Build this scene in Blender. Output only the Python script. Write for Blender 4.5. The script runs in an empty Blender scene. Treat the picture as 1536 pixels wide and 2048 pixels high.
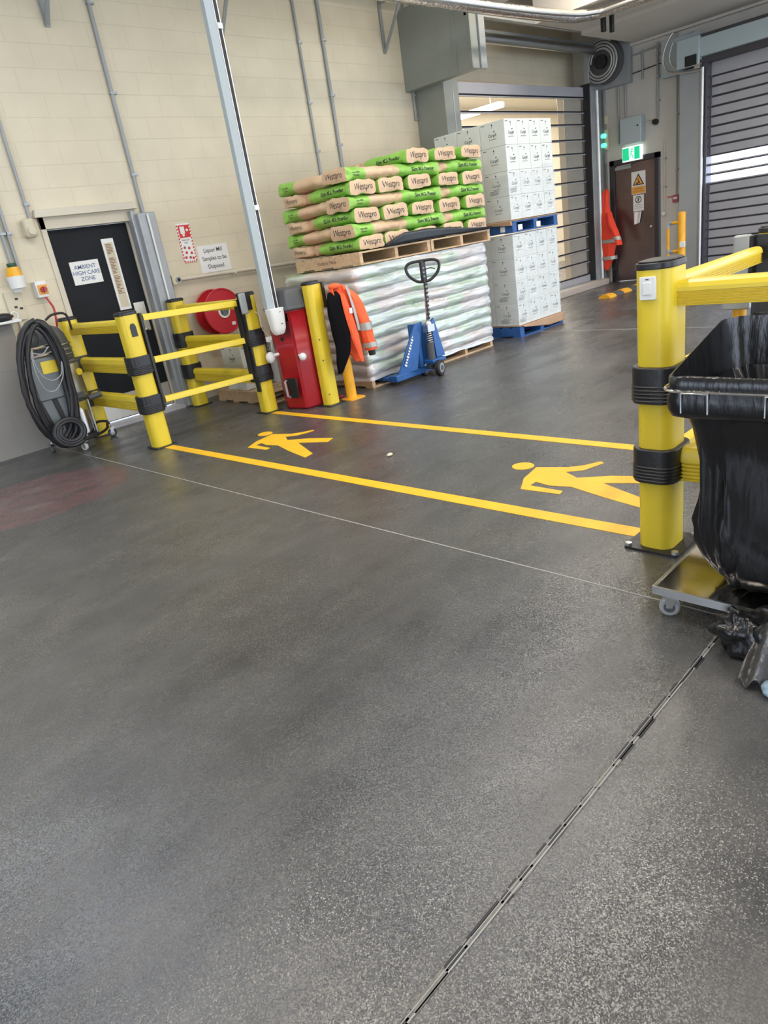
import bpy, math, random
from mathutils import Vector, Matrix, noise as mn
from math import sin, cos, pi, radians
random.seed(7)
C = bpy.context.scene.collection
# ---------------------------------------------------------------- camera, world, light, exposure
H = 1.6
cd = bpy.data.cameras.new('camera'); cam = bpy.data.objects.new('camera', cd); C.objects.link(cam)
cd.sensor_fit = 'AUTO'; cd.sensor_width = 36; cd.lens = 36*1366.5/2048; cd.clip_start = .05; cd.clip_end = 200
R = [(0.69203648, -0.70595864, -0.1506914), (-0.36329382, -0.16022016, -0.91779469), (0.6237813, 0.68989267, -0.36734861)]
M = Matrix.Identity(4)
for i in range(3):
    M[i][0] = R[0][i]; M[i][1] = -R[1][i]; M[i][2] = -R[2][i]
M[2][3] = H
cam.matrix_world = M
bpy.context.scene.camera = cam
w = bpy.data.worlds.new('daylight'); bpy.context.scene.world = w; w.use_nodes = True
w.node_tree.nodes['Background'].inputs[0].default_value = (.72, .83, 1, 1)
w.node_tree.nodes['Background'].inputs[1].default_value = 5.5
vs = bpy.context.scene.view_settings
bpy.context.scene.view_settings.view_transform = 'Standard'; vs.look = 'None'; vs.exposure = 0.0; vs.gamma = 1
LAMP_W = 76.0
LAMPS = [(1.2, 3.2), (4.6, 2.9), (8.2, 2.9), (10.0, 5.4), (2.0, -.4), (5.4, -1.4), (9.2, -1.4), (-2.2, .2), (12.8, 1.6)]  # last one is added to brighten the soffit and back wall
SKYL = [(-.8, 1.9, 5.6, 7.9), (3.6, 5.5, 3.9, 5.3), (6.7, 8.1, 4.0, 5.2)]   # roof lights x0 x1 y0 y1
CEIL = 5.3

# ---------------------------------------------------------------- materials
def mat(name, col, rough=.5, metal=0, bump=0, bscale=40, var=0, vscale=3, spec=.5, stretch=(1, 1, 1), emit=None, es=1, coat=0, alpha=1, trans=0):
    m = bpy.data.materials.new(name); m.use_nodes = True; nt = m.node_tree; N = nt.nodes; L = nt.links
    b = N['Principled BSDF']; b.inputs['Base Color'].default_value = (*col, 1); b.inputs['Roughness'].default_value = rough
    b.inputs['Metallic'].default_value = metal; b.inputs['Specular IOR Level'].default_value = spec; b.inputs['Coat Weight'].default_value = coat
    b.inputs['Alpha'].default_value = alpha; b.inputs['Transmission Weight'].default_value = trans
    if emit: b.inputs['Emission Color'].default_value = (*emit, 1); b.inputs['Emission Strength'].default_value = es
    if bump or var:
        tc = N.new('ShaderNodeTexCoord'); mp = N.new('ShaderNodeMapping'); mp.inputs['Scale'].default_value = stretch
        L.new(tc.outputs['Object'], mp.inputs[0])
    if bump:
        n = N.new('ShaderNodeTexNoise'); n.inputs['Scale'].default_value = bscale; n.inputs['Detail'].default_value = 4
        bp = N.new('ShaderNodeBump'); bp.inputs['Strength'].default_value = bump; bp.inputs['Distance'].default_value = .02
        L.new(mp.outputs[0], n.inputs['Vector']); L.new(n.outputs['Fac'], bp.inputs['Height']); L.new(bp.outputs[0], b.inputs['Normal'])
    if var:
        n = N.new('ShaderNodeTexNoise'); n.inputs['Scale'].default_value = vscale; n.inputs['Detail'].default_value = 5
        r = N.new('ShaderNodeValToRGB'); r.color_ramp.elements[0].position = .3; r.color_ramp.elements[1].position = .7
        r.color_ramp.elements[0].color = tuple(c*(1-var) for c in col)+(1,); r.color_ramp.elements[1].color = tuple(min(1, c*(1+var)) for c in col)+(1,)
        L.new(mp.outputs[0], n.inputs['Vector']); L.new(n.outputs['Fac'], r.inputs[0]); L.new(r.outputs[0], b.inputs['Base Color'])
    return m
def nd(nt, t, **kw):
    n = nt.nodes.new(t)
    for k, v in kw.items():
        if k.startswith('i_'):
            n.inputs[int(k[2:]) if k[2:].isdigit() else k[2:].replace('_', ' ')].default_value = v
        else: setattr(n, k, v)
    return n
def math_(nt, op, a, b=None, c=None, clamp=False):
    n = nt.nodes.new('ShaderNodeMath'); n.operation = op; n.use_clamp = clamp
    for i, v in enumerate((a, b, c)):
        if v is None: continue
        if isinstance(v, (int, float)): n.inputs[i].default_value = v
        else: nt.links.new(v, n.inputs[i])
    return n.outputs[0]
def mixc(nt, f, a, b, bt='MIX'):
    n = nt.nodes.new('ShaderNodeMix'); n.data_type = 'RGBA'; n.blend_type = bt
    for s, v in ((n.inputs[0], f), (n.inputs[6], a), (n.inputs[7], b)):
        if isinstance(v, (int, float)): s.default_value = v
        elif isinstance(v, tuple): s.default_value = (*v, 1)
        else: nt.links.new(v, s)
    return n.outputs[2]
def noisef(nt, vec, scale, detail=4, stretch=None, rough=.5):
    if stretch:
        mp = nd(nt, 'ShaderNodeMapping'); mp.inputs['Scale'].default_value = stretch; nt.links.new(vec, mp.inputs[0]); vec = mp.outputs[0]
    n = nd(nt, 'ShaderNodeTexNoise'); n.inputs['Scale'].default_value = scale; n.inputs['Detail'].default_value = detail; n.inputs['Roughness'].default_value = rough
    nt.links.new(vec, n.inputs['Vector']); return n.outputs['Fac']
def ramp(nt, f, p0, p1):
    n = nd(nt, 'ShaderNodeMapRange', clamp=True); n.inputs[1].default_value = p0; n.inputs[2].default_value = p1
    nt.links.new(f, n.inputs[0]); return n.outputs[0]

def floor_mat():
    m = bpy.data.materials.new('gritty_grey_floor'); m.use_nodes = True; nt = m.node_tree; L = nt.links; b = nt.nodes['Principled BSDF']
    tc = nd(nt, 'ShaderNodeTexCoord').outputs['Object']
    sx = nd(nt, 'ShaderNodeSeparateXYZ'); L.new(tc, sx.inputs[0]); X, Y = sx.outputs[0], sx.outputs[1]
    big = noisef(nt, tc, .7, 5); mid = noisef(nt, tc, 3.5, 6, rough=.65)
    st = noisef(nt, tc, 1.6, 6, (.55, 3.2, 1), .6)      # scrubbing arcs
    vo = nd(nt, 'ShaderNodeTexVoronoi'); vo.inputs['Scale'].default_value = 310; L.new(tc, vo.inputs['Vector']); vs_ = nd(nt, 'ShaderNodeSeparateColor'); L.new(vo.outputs['Color'], vs_.inputs[0])
    fine = noisef(nt, tc, 420, 2, rough=.7); grit = vs_.outputs[0]
    f = math_(nt, 'ADD', math_(nt, 'MULTIPLY', big, .4), math_(nt, 'ADD', math_(nt, 'MULTIPLY', mid, .3), math_(nt, 'MULTIPLY', st, .3)))
    f = ramp(nt, f, .36, .64)
    col = mixc(nt, f, (.034, .035, .037), (.088, .086, .083))
    col = mixc(nt, math_(nt, 'MULTIPLY', ramp(nt, grit, .66, .95), math_(nt, 'MULTIPLY', ramp(nt, mid, .2, .75), .8)), col, (.21, .205, .195))  # pale specks in the colour also imitate glints off the grit
    # worn red speed roundel
    dx = math_(nt, 'DIVIDE', math_(nt, 'SUBTRACT', X, 1.62), .85); dy = math_(nt, 'DIVIDE', math_(nt, 'SUBTRACT', Y, 6.2), .72)
    r = math_(nt, 'SQRT', math_(nt, 'ADD', math_(nt, 'MULTIPLY', dx, dx), math_(nt, 'MULTIPLY', dy, dy)))
    inn = math_(nt, 'SUBTRACT', 1, ramp(nt, r, .93, 1.0))
    wear = ramp(nt, noisef(nt, tc, 7, 5, (1, 1, 1), .6), .25, .62)
    col = mixc(nt, math_(nt, 'MULTIPLY', inn, math_(nt, 'MULTIPLY', wear, .72)), col, (.17, .075, .075))
    ring = math_(nt, 'MULTIPLY', ramp(nt, math_(nt, 'ABSOLUTE', math_(nt, 'SUBTRACT', r, .38)), .14, .05), ramp(nt, noisef(nt, tc, 5, 3), .45, .6))
    col = mixc(nt, math_(nt, 'MULTIPLY', ring, .35), col, (.22, .18, .17))
    L.new(col, b.inputs['Base Color'])
    L.new(math_(nt, 'ADD', .20, math_(nt, 'MULTIPLY', ramp(nt, noisef(nt, tc, 1.3, 5, (.8, 2, 1)), .35, .65), .17)), b.inputs['Roughness'])
    b.inputs['Specular IOR Level'].default_value = .8
    bp = nd(nt, 'ShaderNodeBump'); bp.inputs['Strength'].default_value = .25; bp.inputs['Distance'].default_value = .0008
    L.new(fine, bp.inputs['Height'])
    # every grain of grit is a tiny facet of its own
    vm = nd(nt, 'ShaderNodeVectorMath', operation='SUBTRACT'); L.new(vo.outputs['Color'], vm.inputs[0]); vm.inputs[1].default_value = (.5, .5, .5)
    v2 = nd(nt, 'ShaderNodeVectorMath', operation='MULTIPLY'); L.new(vm.outputs[0], v2.inputs[0]); v2.inputs[1].default_value = (.26, .26, 0)
    v3 = nd(nt, 'ShaderNodeVectorMath', operation='ADD'); L.new(bp.outputs[0], v3.inputs[0]); L.new(v2.outputs[0], v3.inputs[1])
    v4 = nd(nt, 'ShaderNodeVectorMath', operation='NORMALIZE'); L.new(v3.outputs[0], v4.inputs[0]); L.new(v4.outputs[0], b.inputs['Normal'])
    return m
def block_mat(name, col, axis='x', bw=.39, bh=.195, off=0.0):
    m = bpy.data.materials.new(name); m.use_nodes = True; nt = m.node_tree; L = nt.links; b = nt.nodes['Principled BSDF']
    tc = nd(nt, 'ShaderNodeTexCoord').outputs['Object']; s = nd(nt, 'ShaderNodeSeparateXYZ'); L.new(tc, s.inputs[0])
    c = nd(nt, 'ShaderNodeCombineXYZ'); L.new(s.outputs[0 if axis == 'x' else 1], c.inputs[0]); L.new(math_(nt, 'ADD', s.outputs[2], off), c.inputs[1])
    br = nd(nt, 'ShaderNodeTexBrick'); br.inputs['Scale'].default_value = 1; br.inputs['Mortar Size'].default_value = .004; br.inputs['Mortar Smooth'].default_value = .4
    br.inputs['Brick Width'].default_value = bw; br.inputs['Row Height'].default_value = bh; br.offset = .5
    L.new(c.outputs[0], br.inputs[0])
    n = noisef(nt, tc, 2.2, 5); cc = mixc(nt, ramp(nt, n, .3, .7), tuple(x*.93 for x in col), tuple(min(1, x*1.04) for x in col))
    cc = mixc(nt, math_(nt, 'MULTIPLY', br.outputs['Fac'], .16), cc, tuple(x*.5 for x in col))
    L.new(cc, b.inputs['Base Color']); b.inputs['Roughness'].default_value = .55
    bp = nd(nt, 'ShaderNodeBump'); bp.inputs['Strength'].default_value = .5; bp.inputs['Distance'].default_value = .004
    h = math_(nt, 'SUBTRACT', math_(nt, 'MULTIPLY', noisef(nt, tc, 90, 3), .12), br.outputs['Fac']); L.new(h, bp.inputs['Height']); L.new(bp.outputs[0], b.inputs['Normal'])
    return m
def sack_mat():
    m = bpy.data.materials.new('kraft_and_green_sack_paper'); m.use_nodes = True; nt = m.node_tree; L = nt.links; b = nt.nodes['Principled BSDF']
    tc = nd(nt, 'ShaderNodeTexCoord').outputs['Object']; s = nd(nt, 'ShaderNodeSeparateXYZ'); L.new(tc, s.inputs[0]); x, y = s.outputs[0], s.outputs[1]
    wob = math_(nt, 'MULTIPLY', math_(nt, 'SUBTRACT', noisef(nt, tc, 9, 2), .5), .05)
    tip = math_(nt, 'LESS_THAN', math_(nt, 'ABSOLUTE', math_(nt, 'ADD', x, wob)), .375)
    side = math_(nt, 'MAXIMUM', math_(nt, 'LESS_THAN', y, .03), math_(nt, 'GREATER_THAN', x, .12))
    tcap = math_(nt, 'GREATER_THAN', math_(nt, 'ADD', x, wob), -.275)
    g = math_(nt, 'MULTIPLY', math_(nt, 'MULTIPLY', math_(nt, 'LESS_THAN', x, .412), tcap), side)
    n = noisef(nt, tc, 6, 4)
    kr = mixc(nt, ramp(nt, n, .3, .7), (.60, .40, .235), (.74, .52, .33)); gr = mixc(nt, ramp(nt, n, .3, .7), (.24, .50, .075), (.34, .64, .11))
    L.new(mixc(nt, g, kr, gr), b.inputs['Base Color']); b.inputs['Roughness'].default_value = .5
    bp = nd(nt, 'ShaderNodeBump'); bp.inputs['Strength'].default_value = .5; bp.inputs['Distance'].default_value = .012
    L.new(noisef(nt, tc, 14, 4, (1, 2.2, 2.2)), bp.inputs['Height']); L.new(bp.outputs[0], b.inputs['Normal'])
    return m
def wrap_mat(name, alpha, sc=(3, 3, 26), tint=(.86, .89, .92), bd=.03):
    m = bpy.data.materials.new(name); m.use_nodes = True; nt = m.node_tree; L = nt.links; b = nt.nodes['Principled BSDF']
    tc = nd(nt, 'ShaderNodeTexCoord').outputs['Object']
    n = noisef(nt, tc, 1.0, 6, sc, .62); n2 = noisef(nt, tc, 1.6, 4, (2, 2, 6))
    a = math_(nt, 'ADD', alpha*.72, math_(nt, 'MULTIPLY', ramp(nt, n, .35, .7), alpha*.6), clamp=True)
    b.inputs['Base Color'].default_value = (*tint, 1); b.inputs['Roughness'].default_value = .14; b.inputs['Specular IOR Level'].default_value = 1.0; b.inputs['Coat Weight'].default_value = 1; b.inputs['Coat Roughness'].default_value = .08; b.inputs['Metallic'].default_value = .25
    L.new(a, b.inputs['Alpha'])
    bp = nd(nt, 'ShaderNodeBump'); bp.inputs['Strength'].default_value = .9; bp.inputs['Distance'].default_value = bd
    L.new(math_(nt, 'ADD', n, math_(nt, 'MULTIPLY', n2, .7)), bp.inputs['Height']); L.new(bp.outputs[0], b.inputs['Normal'])
    return m

FLOOR = floor_mat()
WALL = block_mat('cream_painted_blocks', (.70, .62, .455), 'x', bw=.45, bh=.226, off=.072)
WALLB = block_mat('cream_painted_panels', (.60, .57, .51), 'y', bw=6, bh=1.9)
CONC = block_mat('bare_grey_blocks', (.32, .30, .27), 'x', bw=.4, bh=.45)
CEILM = mat('ceiling_cream', (.62, .58, .52), .7, var=.06, vscale=1)
YEL = mat('yellow_plastic', (.74, .56, .035), .34, var=.05, vscale=3)
YEL2 = mat('bright_yellow_plastic', (.80, .60, .045), .36)
ORG = mat('orange_yellow_paint', (.86, .42, .02), .35, var=.08, vscale=8)
TAPE = mat('yellow_floor_paint', (.90, .50, .02), .42, var=.06, vscale=9, bump=.08, bscale=200)
BLK = mat('black_rubber', (.018, .018, .02), .38, bump=.1, bscale=30)
DARK = mat('black_plastic', (.012, .012, .013), .5)
DOORD = mat('dark_blue_grey_door', (.008, .010, .013), .6, spec=.25, var=.2, vscale=4)
WHITE = mat('white_plastic', (.78, .78, .75), .4)
PAPER = mat('white_paper', (.80, .79, .76), .6)
CREAM = mat('cream_plastic', (.62, .55, .40), .5)
CREAMP = mat('cream_paint', (.62, .56, .44), .5, var=.05)
STEEL = mat('brushed_steel', (.55, .55, .54), .32, 1, bump=.15, bscale=60, stretch=(1, 1, 12))
GALV = mat('galvanised_steel', (.40, .42, .43), .5, .4, var=.10, vscale=5, bump=.1, bscale=20)
GREYP = mat('grey_painted_steel', (.34, .36, .36), .45, .2, var=.06, vscale=3)
GREYG = mat('grey_green_panel', (.29, .31, .28), .45, .1, var=.05, vscale=3)
BLUEG = mat('pale_blue_grey_steel', (.46, .54, .56), .4, .2)
CHROME = mat('chrome', (.8, .8, .8), .12, 1)
ALU = mat('aluminium_slat', (.50, .49, .51), .45, .15, var=.05, vscale=2)
SLATC = mat('grey_door_slat', (.40, .40, .43), .4, .35, var=.05, vscale=2)
SLOT = mat('black_slat_joint', (.015, .015, .02), .5)
FOIL = mat('silver_foil_lagging', (.75, .72, .68), .22, 1, bump=.8, bscale=14)
RED = mat('red_plastic', (.36, .008, .014), .3, var=.08, vscale=3)
REDP = mat('red_paint', (.50, .02, .03), .35)
GREYLID = mat('dark_grey_lid', (.075, .078, .08), .5, bump=.1, bscale=80)
BLUE = mat('blue_painted_steel', (.02, .10, .30), .35, .2, var=.12, vscale=10)
BLUEW = mat('blue_painted_timber', (.025, .10, .30), .55, var=.2, vscale=12, bump=.2, bscale=30)
WOOD = mat('pine_timber', (.60, .42, .25), .65, var=.18, vscale=7, stretch=(1, 5, 5), bump=.2, bscale=30)
CARD = mat('brown_cardboard', (.42, .26, .15), .7, var=.06)
CARTON = mat('white_carton_board', (.70, .72, .67), .55, var=.03, vscale=6)
INK = mat('black_ink', (.03, .035, .035), .6)
INKG = mat('grey_ink', (.07, .08, .075), .6)
INKBL = mat('blue_ink', (.10, .16, .30), .6)
INKR = mat('red_ink', (.6, .03, .03), .5)
INKO = mat('orange_ink', (.80, .36, .06), .5)
INKBR = mat('brown_ink', (.25, .13, .08), .6)
SACK = sack_mat()
WRAPB = wrap_mat('stretch_wrap_thick', .56, (1.6, 1.6, 16), bd=.02)
WRAPC = wrap_mat('stretch_wrap_clear', .17, (2.5, 2.5, 18), bd=.03)
BAG = mat('black_bin_liner', (.008, .008, .009), .28, bump=.35, bscale=11, stretch=(1.6, 1.6, .5), spec=.6)
BAGT = mat('thin_grey_bin_liner', (.07, .068, .066), .3, bump=.6, bscale=14, spec=.6)
BLUEPL = mat('pale_blue_plastic_film', (.22, .32, .40), .3, bump=.3)
SHEET = mat('black_slip_sheet', (.014, .015, .018), .28, bump=.15, bscale=8)
HIVIS = mat('hi_vis_orange_cloth', (.95, .13, .035), .7, bump=.5, bscale=16)
HIVIS2 = mat('hi_vis_red_orange_cloth', (.95, .07, .03), .7, bump=.5, bscale=16)
REFL = mat('silver_reflective_tape', (.42, .40, .36), .35, .3)
LINING = mat('black_jacket_lining', (.005, .005, .006), .95, spec=.1)
GRNPL = mat('green_sign_face', (.0, .30, .13), .4, emit=(.02, .75, .33), es=.75)
WHTE = mat('lit_white_sign', (.8, .9, .85), .4, emit=(.8, 1, .92), es=1.2)
GRNL = mat('lit_green_lens', (.05, .6, .4), .3, emit=(.10, 1, .62), es=2.2)
GRND = mat('dark_green_cap', (.02, .08, .04), .5)
TUBE = mat('lit_tube', (1, 1, 1), .5, emit=(1, .97, .9), es=9)
PANELL = mat('lit_lamp_panel', (1, 1, 1), .5, emit=(1, .96, .88), es=6)
GLASS = mat('clear_polycarbonate', (.80, .80, .80), .06, alpha=.07)
DIRTW = mat('door_kick_plate', (.60, .56, .48), .3, .6)
VACG = mat('blue_grey_vacuum_paint', (.16, .18, .19), .4, .1)
PINK = mat('pinkish_timber_kerb', (.55, .47, .41), .6, var=.08)
STRIP = mat('grey_joint_sealant', (.16, .155, .14), .5, bump=.5, bscale=60, var=.25, vscale=30)
CUTL = mat('pale_saw_cut', (.34, .33, .31), .6)
STONE = mat('chalky_dust', (.72, .68, .5), .8)

# ---------------------------------------------------------------- mesh tools
ORI = {}
class MB:
    def __init__(s): s.v = []; s.f = []; s.m = []
    def add(s, vs, fs, mi=0):
        o = len(s.v); s.v += [tuple(v) for v in vs]; s.f += [tuple(i+o for i in f) for f in fs]; s.m += [mi]*len(fs)
    def box(s, x0, x1, y0, y1, z0, z1, mi=0):
        s.add([(x0,y0,z0),(x1,y0,z0),(x1,y1,z0),(x0,y1,z0),(x0,y0,z1),(x1,y0,z1),(x1,y1,z1),(x0,y1,z1)],
              [(0,3,2,1),(4,5,6,7),(0,1,5,4),(1,2,6,5),(2,3,7,6),(3,0,4,7)], mi); return s
    def hexa(s, p, mi=0):
        s.add(p, [(0,3,2,1),(4,5,6,7),(0,1,5,4),(1,2,6,5),(2,3,7,6),(3,0,4,7)], mi); return s
    def bar(s, a, b, wx, wz, mi=0):                  # rectangular bar between two points
        a = Vector(a); b = Vector(b); d = (b-a).normalized(); up = Vector((0,0,1)) if abs(d.z) < .95 else Vector((0,1,0))
        u = d.cross(up).normalized()*wx/2; v = u.cross(d).normalized()*wz/2
        p = [a-u-v, a+u-v, a+u+v, a-u+v, b-u-v, b+u-v, b+u+v, b-u+v]
        s.add(p, [(0,1,2,3),(7,6,5,4),(4,5,1,0),(5,6,2,1),(6,7,3,2),(7,4,0,3)], mi); return s
    def tube(s, path, r, n=12, closed=False, mi=0, cap=True):
        P = [Vector(p) for p in path]; k = len(P); rings = []
        rr = r if isinstance(r, (list, tuple)) else [r]*k
        pu = None
        for i in range(k):
            if closed: t = (P[(i+1) % k]-P[i-1])
            else: t = (P[min(i+1, k-1)]-P[max(i-1, 0)])
            t.normalize()
            if pu is None:
                pu = t.cross(Vector((0,0,1)) if abs(t.z) < .9 else Vector((1,0,0))).normalized()
            else: pu = (pu-t*pu.dot(t)).normalized()
            q = t.cross(pu)
            rings.append([P[i]+(pu*cos(2*pi*j/n)+q*sin(2*pi*j/n))*rr[i] for j in range(n)])
        s.loft(rings, closed_path=closed, cap=cap and not closed, mi=mi); return s
    def loft(s, rings, closed_path=False, cap=True, mi=0, closed_ring=True):
        n = len(rings[0]); k = len(rings); vs = [v for r in rings for v in r]; fs = []
        for i in range(k if closed_path else k-1):
            a = i*n; b = ((i+1) % k)*n
            for j in range(n if closed_ring else n-1):
                j2 = (j+1) % n; fs.append((a+j, a+j2, b+j2, b+j))
        if cap: fs.append(tuple(range(n))[::-1]); fs.append(tuple((k-1)*n+j for j in range(n)))
        s.add(vs, fs, mi); return s
    def cyl(s, a, b, r, r2=None, n=24, mi=0):
        return s.tube([a, b], [r, r if r2 is None else r2], n, mi=mi)
    def prism(s, pts, z0, z1, mi=0):
        n = len(pts); s.add([(x, y, z0) for x, y in pts]+[(x, y, z1) for x, y in pts],
            [tuple(range(n))[::-1], tuple(range(n, 2*n))]+[(i, (i+1) % n, n+(i+1) % n, n+i) for i in range(n)], mi); return s
    def grid(s, nu, nv, fn, mi=0):
        s.add([fn(i/nu, j/nv) for i in range(nu+1) for j in range(nv+1)],
              [(i*(nv+1)+j, (i+1)*(nv+1)+j, (i+1)*(nv+1)+j+1, i*(nv+1)+j+1) for i in range(nu) for j in range(nv)], mi); return s
    def sph(s, c, rx, ry, rz, n=20, mi=0, fn=None):
        rings = []
        for i in range(1, n//2):
            a = pi*i/(n//2); rings.append([(c[0]+rx*sin(a)*cos(2*pi*j/n), c[1]+ry*sin(a)*sin(2*pi*j/n), c[2]+rz*cos(a)) for j in range(n)])
        if fn: rings = [[fn(Vector(p)) for p in r] for r in rings]
        return s.loft(rings, mi=mi)
    def xf(s, M):
        s.v = [tuple(M @ Vector(v)) for v in s.v]; return s
    def build(s, name, mats, parent=None, origin=None, smooth=True, bevel=0, solid=0, sub=0, ang=35):
        if not isinstance(mats, (list, tuple)): mats = [mats]
        if parent is not None: o0 = ORI[parent.name_full]
        elif origin is not None: o0 = Vector(origin)
        else:
            xs = [v[0] for v in s.v]; ys = [v[1] for v in s.v]; o0 = Vector(((min(xs)+max(xs))/2, (min(ys)+max(ys))/2, min(v[2] for v in s.v)))
        me = bpy.data.meshes.new(name); me.from_pydata([tuple(Vector(v)-o0) for v in s.v], [], s.f)
        for m in mats: me.materials.append(m)
        for p, mi in zip(me.polygons, s.m): p.material_index = mi; p.use_smooth = smooth
        me.validate(); me.update()
        if smooth:
            me.set_sharp_from_angle(angle=radians(ang))
        o = bpy.data.objects.new(name, me); C.objects.link(o)
        if parent is not None: o.parent = parent
        else: o.location = o0
        ORI[o.name_full] = o0
        if solid: md = o.modifiers.new('solid', 'SOLIDIFY'); md.thickness = solid; md.offset = 0
        if bevel: md = o.modifiers.new('bevel', 'BEVEL'); md.width = bevel; md.segments = 2; md.limit_method = 'ANGLE'; md.angle_limit = radians(40)
        if sub: md = o.modifiers.new('sub', 'SUBSURF'); md.levels = sub; md.render_levels = sub
        return o
def tag(o, label, cat, group=None, kind=None):
    o['label'] = label; o['category'] = cat
    if group: o['group'] = group
    if kind: o['kind'] = kind
    return o
def thing(name, label, cat, loc, group=None):
    o = bpy.data.objects.new(name, None); C.objects.link(o); o.location = loc; o.empty_display_size = .1
    ORI[o.name_full] = Vector(loc); return tag(o, label, cat, group)
def struct(name, mb, mats, **k):
    o = mb.build(name, mats, **k); o['kind'] = 'structure'; return o
def copy_tree(o, loc=None, rz=None, label=None, parent=None):
    c = o.copy(); C.objects.link(c); c.parent = parent
    if parent is None:
        if loc is not None: c.location = loc
        if rz is not None: c.rotation_euler = (0, 0, rz)
        if label: c['label'] = label
    for ch in list(o.children): copy_tree(ch, parent=c)
    return c
_txt = {}
def text_mb(mb, s, size, M, mi=0, bold=0, sx=1, th=0.0008, warp=None):
    key = (s, bold)
    if key not in _txt:
        cu = bpy.data.curves.new('t', 'FONT'); cu.body = s; cu.align_x = 'CENTER'; cu.align_y = 'CENTER'; cu.size = 1; cu.offset = bold; cu.resolution_u = 3
        cu.space_line = 1.1
        ob = bpy.data.objects.new('t', cu); me = bpy.data.meshes.new_from_object(ob, depsgraph=bpy.context.evaluated_depsgraph_get())
        _txt[key] = ([tuple(v.co) for v in me.vertices], [tuple(p.vertices) for p in me.polygons])
        bpy.data.objects.remove(ob); bpy.data.curves.remove(cu); bpy.data.meshes.remove(me)
    v, f = _txt[key]
    if warp: vv = [warp(x*size*sx, y*size) for x, y, z in v]
    else: vv = [M @ Vector((x*size*sx, y*size, th)) for x, y, z in v]
    mb.add(vv, f, mi); return mb
def frame(o, right, up):                         # matrix whose x is right, y is up, z faces the reader
    r = Vector(right).normalized(); u = Vector(up).normalized(); n = r.cross(u)
    return Matrix(((r.x, u.x, n.x, o[0]), (r.y, u.y, n.y, o[1]), (r.z, u.z, n.z, o[2]), (0, 0, 0, 1)))
def FY(x, y, z): return frame((x, y, z), (1,0,0), (0,0,1))     # faces -Y (left wall face)
def FX(x, y, z): return frame((x, y, z), (0,-1,0), (0,0,1))    # faces -X (back wall face)
def rrect(cx, cy, wx, wy, r, n=6):
    P = []
    for (sx, sy, a0) in ((1,1,0), (-1,1,pi/2), (-1,-1,pi), (1,-1,3*pi/2)):
        for i in range(n+1):
            a = a0+pi/2*i/n; P.append((cx+sx*(wx/2-r)+r*cos(a), cy+sy*(wy/2-r)+r*sin(a)))
    return P
def smooth_path(pts, k=6, closed=False):
    P = [Vector(p) for p in pts]; n = len(P); out = []
    for i in range(n if closed else n-1):
        p0 = P[(i-1) % n] if closed or i > 0 else P[0]; p1 = P[i]; p2 = P[(i+1) % n]; p3 = P[(i+2) % n] if closed or i+2 < n else P[-1]
        for j in range(k):
            t = j/k; out.append(.5*((2*p1)+(-p0+p2)*t+(2*p0-5*p1+4*p2-p3)*t*t+(-p0+3*p1-3*p2+p3)*t*t*t))
    if not closed: out.append(P[-1])
    return out
def nz(p, s=1.0): return mn.noise(Vector(p)*s)

# ---------------------------------------------------------------- the room
struct('floor', MB().box(-7, 25, -9, 14, -.12, 0), FLOOR, origin=(0, 0, 0), smooth=False)
# left wall (along X) with a doorway and the tall roller door opening
wl = MB()
for b in [(-7,3.14,0,5.6), (3.14,4.25,2.37,5.6), (4.25,10.0,0,5.6), (10.0,14.1,3.85,5.6), (14.1,14.6,0,5.6)]:
    wl.box(b[0], b[1], 8.2, 8.42, b[2], b[3])
struct('wall_left', wl, WALL, origin=(0, 8.2, 0), smooth=False)
struct('wall_left_lower', MB().box(-7, 2.52, 8.14, 8.2, 0, 1.36), CONC, origin=(0, 8.14, 0), smooth=False)
wb = MB()
for b in [(6.9,8.2,4.3,5.4), (7.46,8.2,0,4.3), (6.42,7.46,2.34,4.3), (5.56,6.42,0,4.3), (1.2,5.56,3.72,4.3), (.2,1.2,0,4.3)]:
    wb.box(14.4, 14.6, b[0], b[1], b[2], b[3])
struct('wall_back', wb, WALLB, origin=(14.4, 0, 0), smooth=False)
# ceiling with roof-light openings; a lower soffit over the far end
cl = MB(); xs = sorted({-7, 11.0}|{v for s in SKYL for v in s[:2]}); ys = sorted({-3.5, 8.2}|{v for s in SKYL for v in s[2:]})
for i in range(len(xs)-1):
    for j in range(len(ys)-1):
        cx, cy = (xs[i]+xs[i+1])/2, (ys[j]+ys[j+1])/2
        if not any(s[0] < cx < s[1] and s[2] < cy < s[3] for s in SKYL): cl.box(xs[i], xs[i+1], ys[j], ys[j+1], CEIL, CEIL+.1)
struct('ceiling', cl, CEILM, origin=(0, 0, CEIL), smooth=False)
struct('ceiling_soffit', MB().box(11.0, 14.6, -3.5, 6.9, 4.3, 5.4).box(11.0, 14.6, 6.9, 8.2, 4.75, 5.4), CEILM, origin=(11, 0, 4.3), smooth=False)
struct('trim_1', MB().box(12.4, 14.39, -1, 6.88, 4.24, 4.3).box(14.3, 14.4, -1, 7.5, 4.2, 4.3), CEILM, smooth=False)
# yard side wall far to the right and the wall behind the camera, both with wide open doorways
struct('wall_right', MB().box(-7, -2, -3.7, -3.5, 0, CEIL).box(-2, 14.6, -3.7, -3.5, 3.6, CEIL).box(2.5, 4.5, -3.7, -3.5, 0, 3.6).box(9.5, 10.5, -3.7, -3.5, 0, 3.6), WALLB, smooth=False)
struct('wall_rear', MB().box(-7.2, -7, -3.7, 0, 0, CEIL).box(-7.2, -7, 4.5, 8.4, 0, CEIL).box(-7.2, -7, 0, 4.5, 3.6, CEIL), WALLB, smooth=False)
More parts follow.
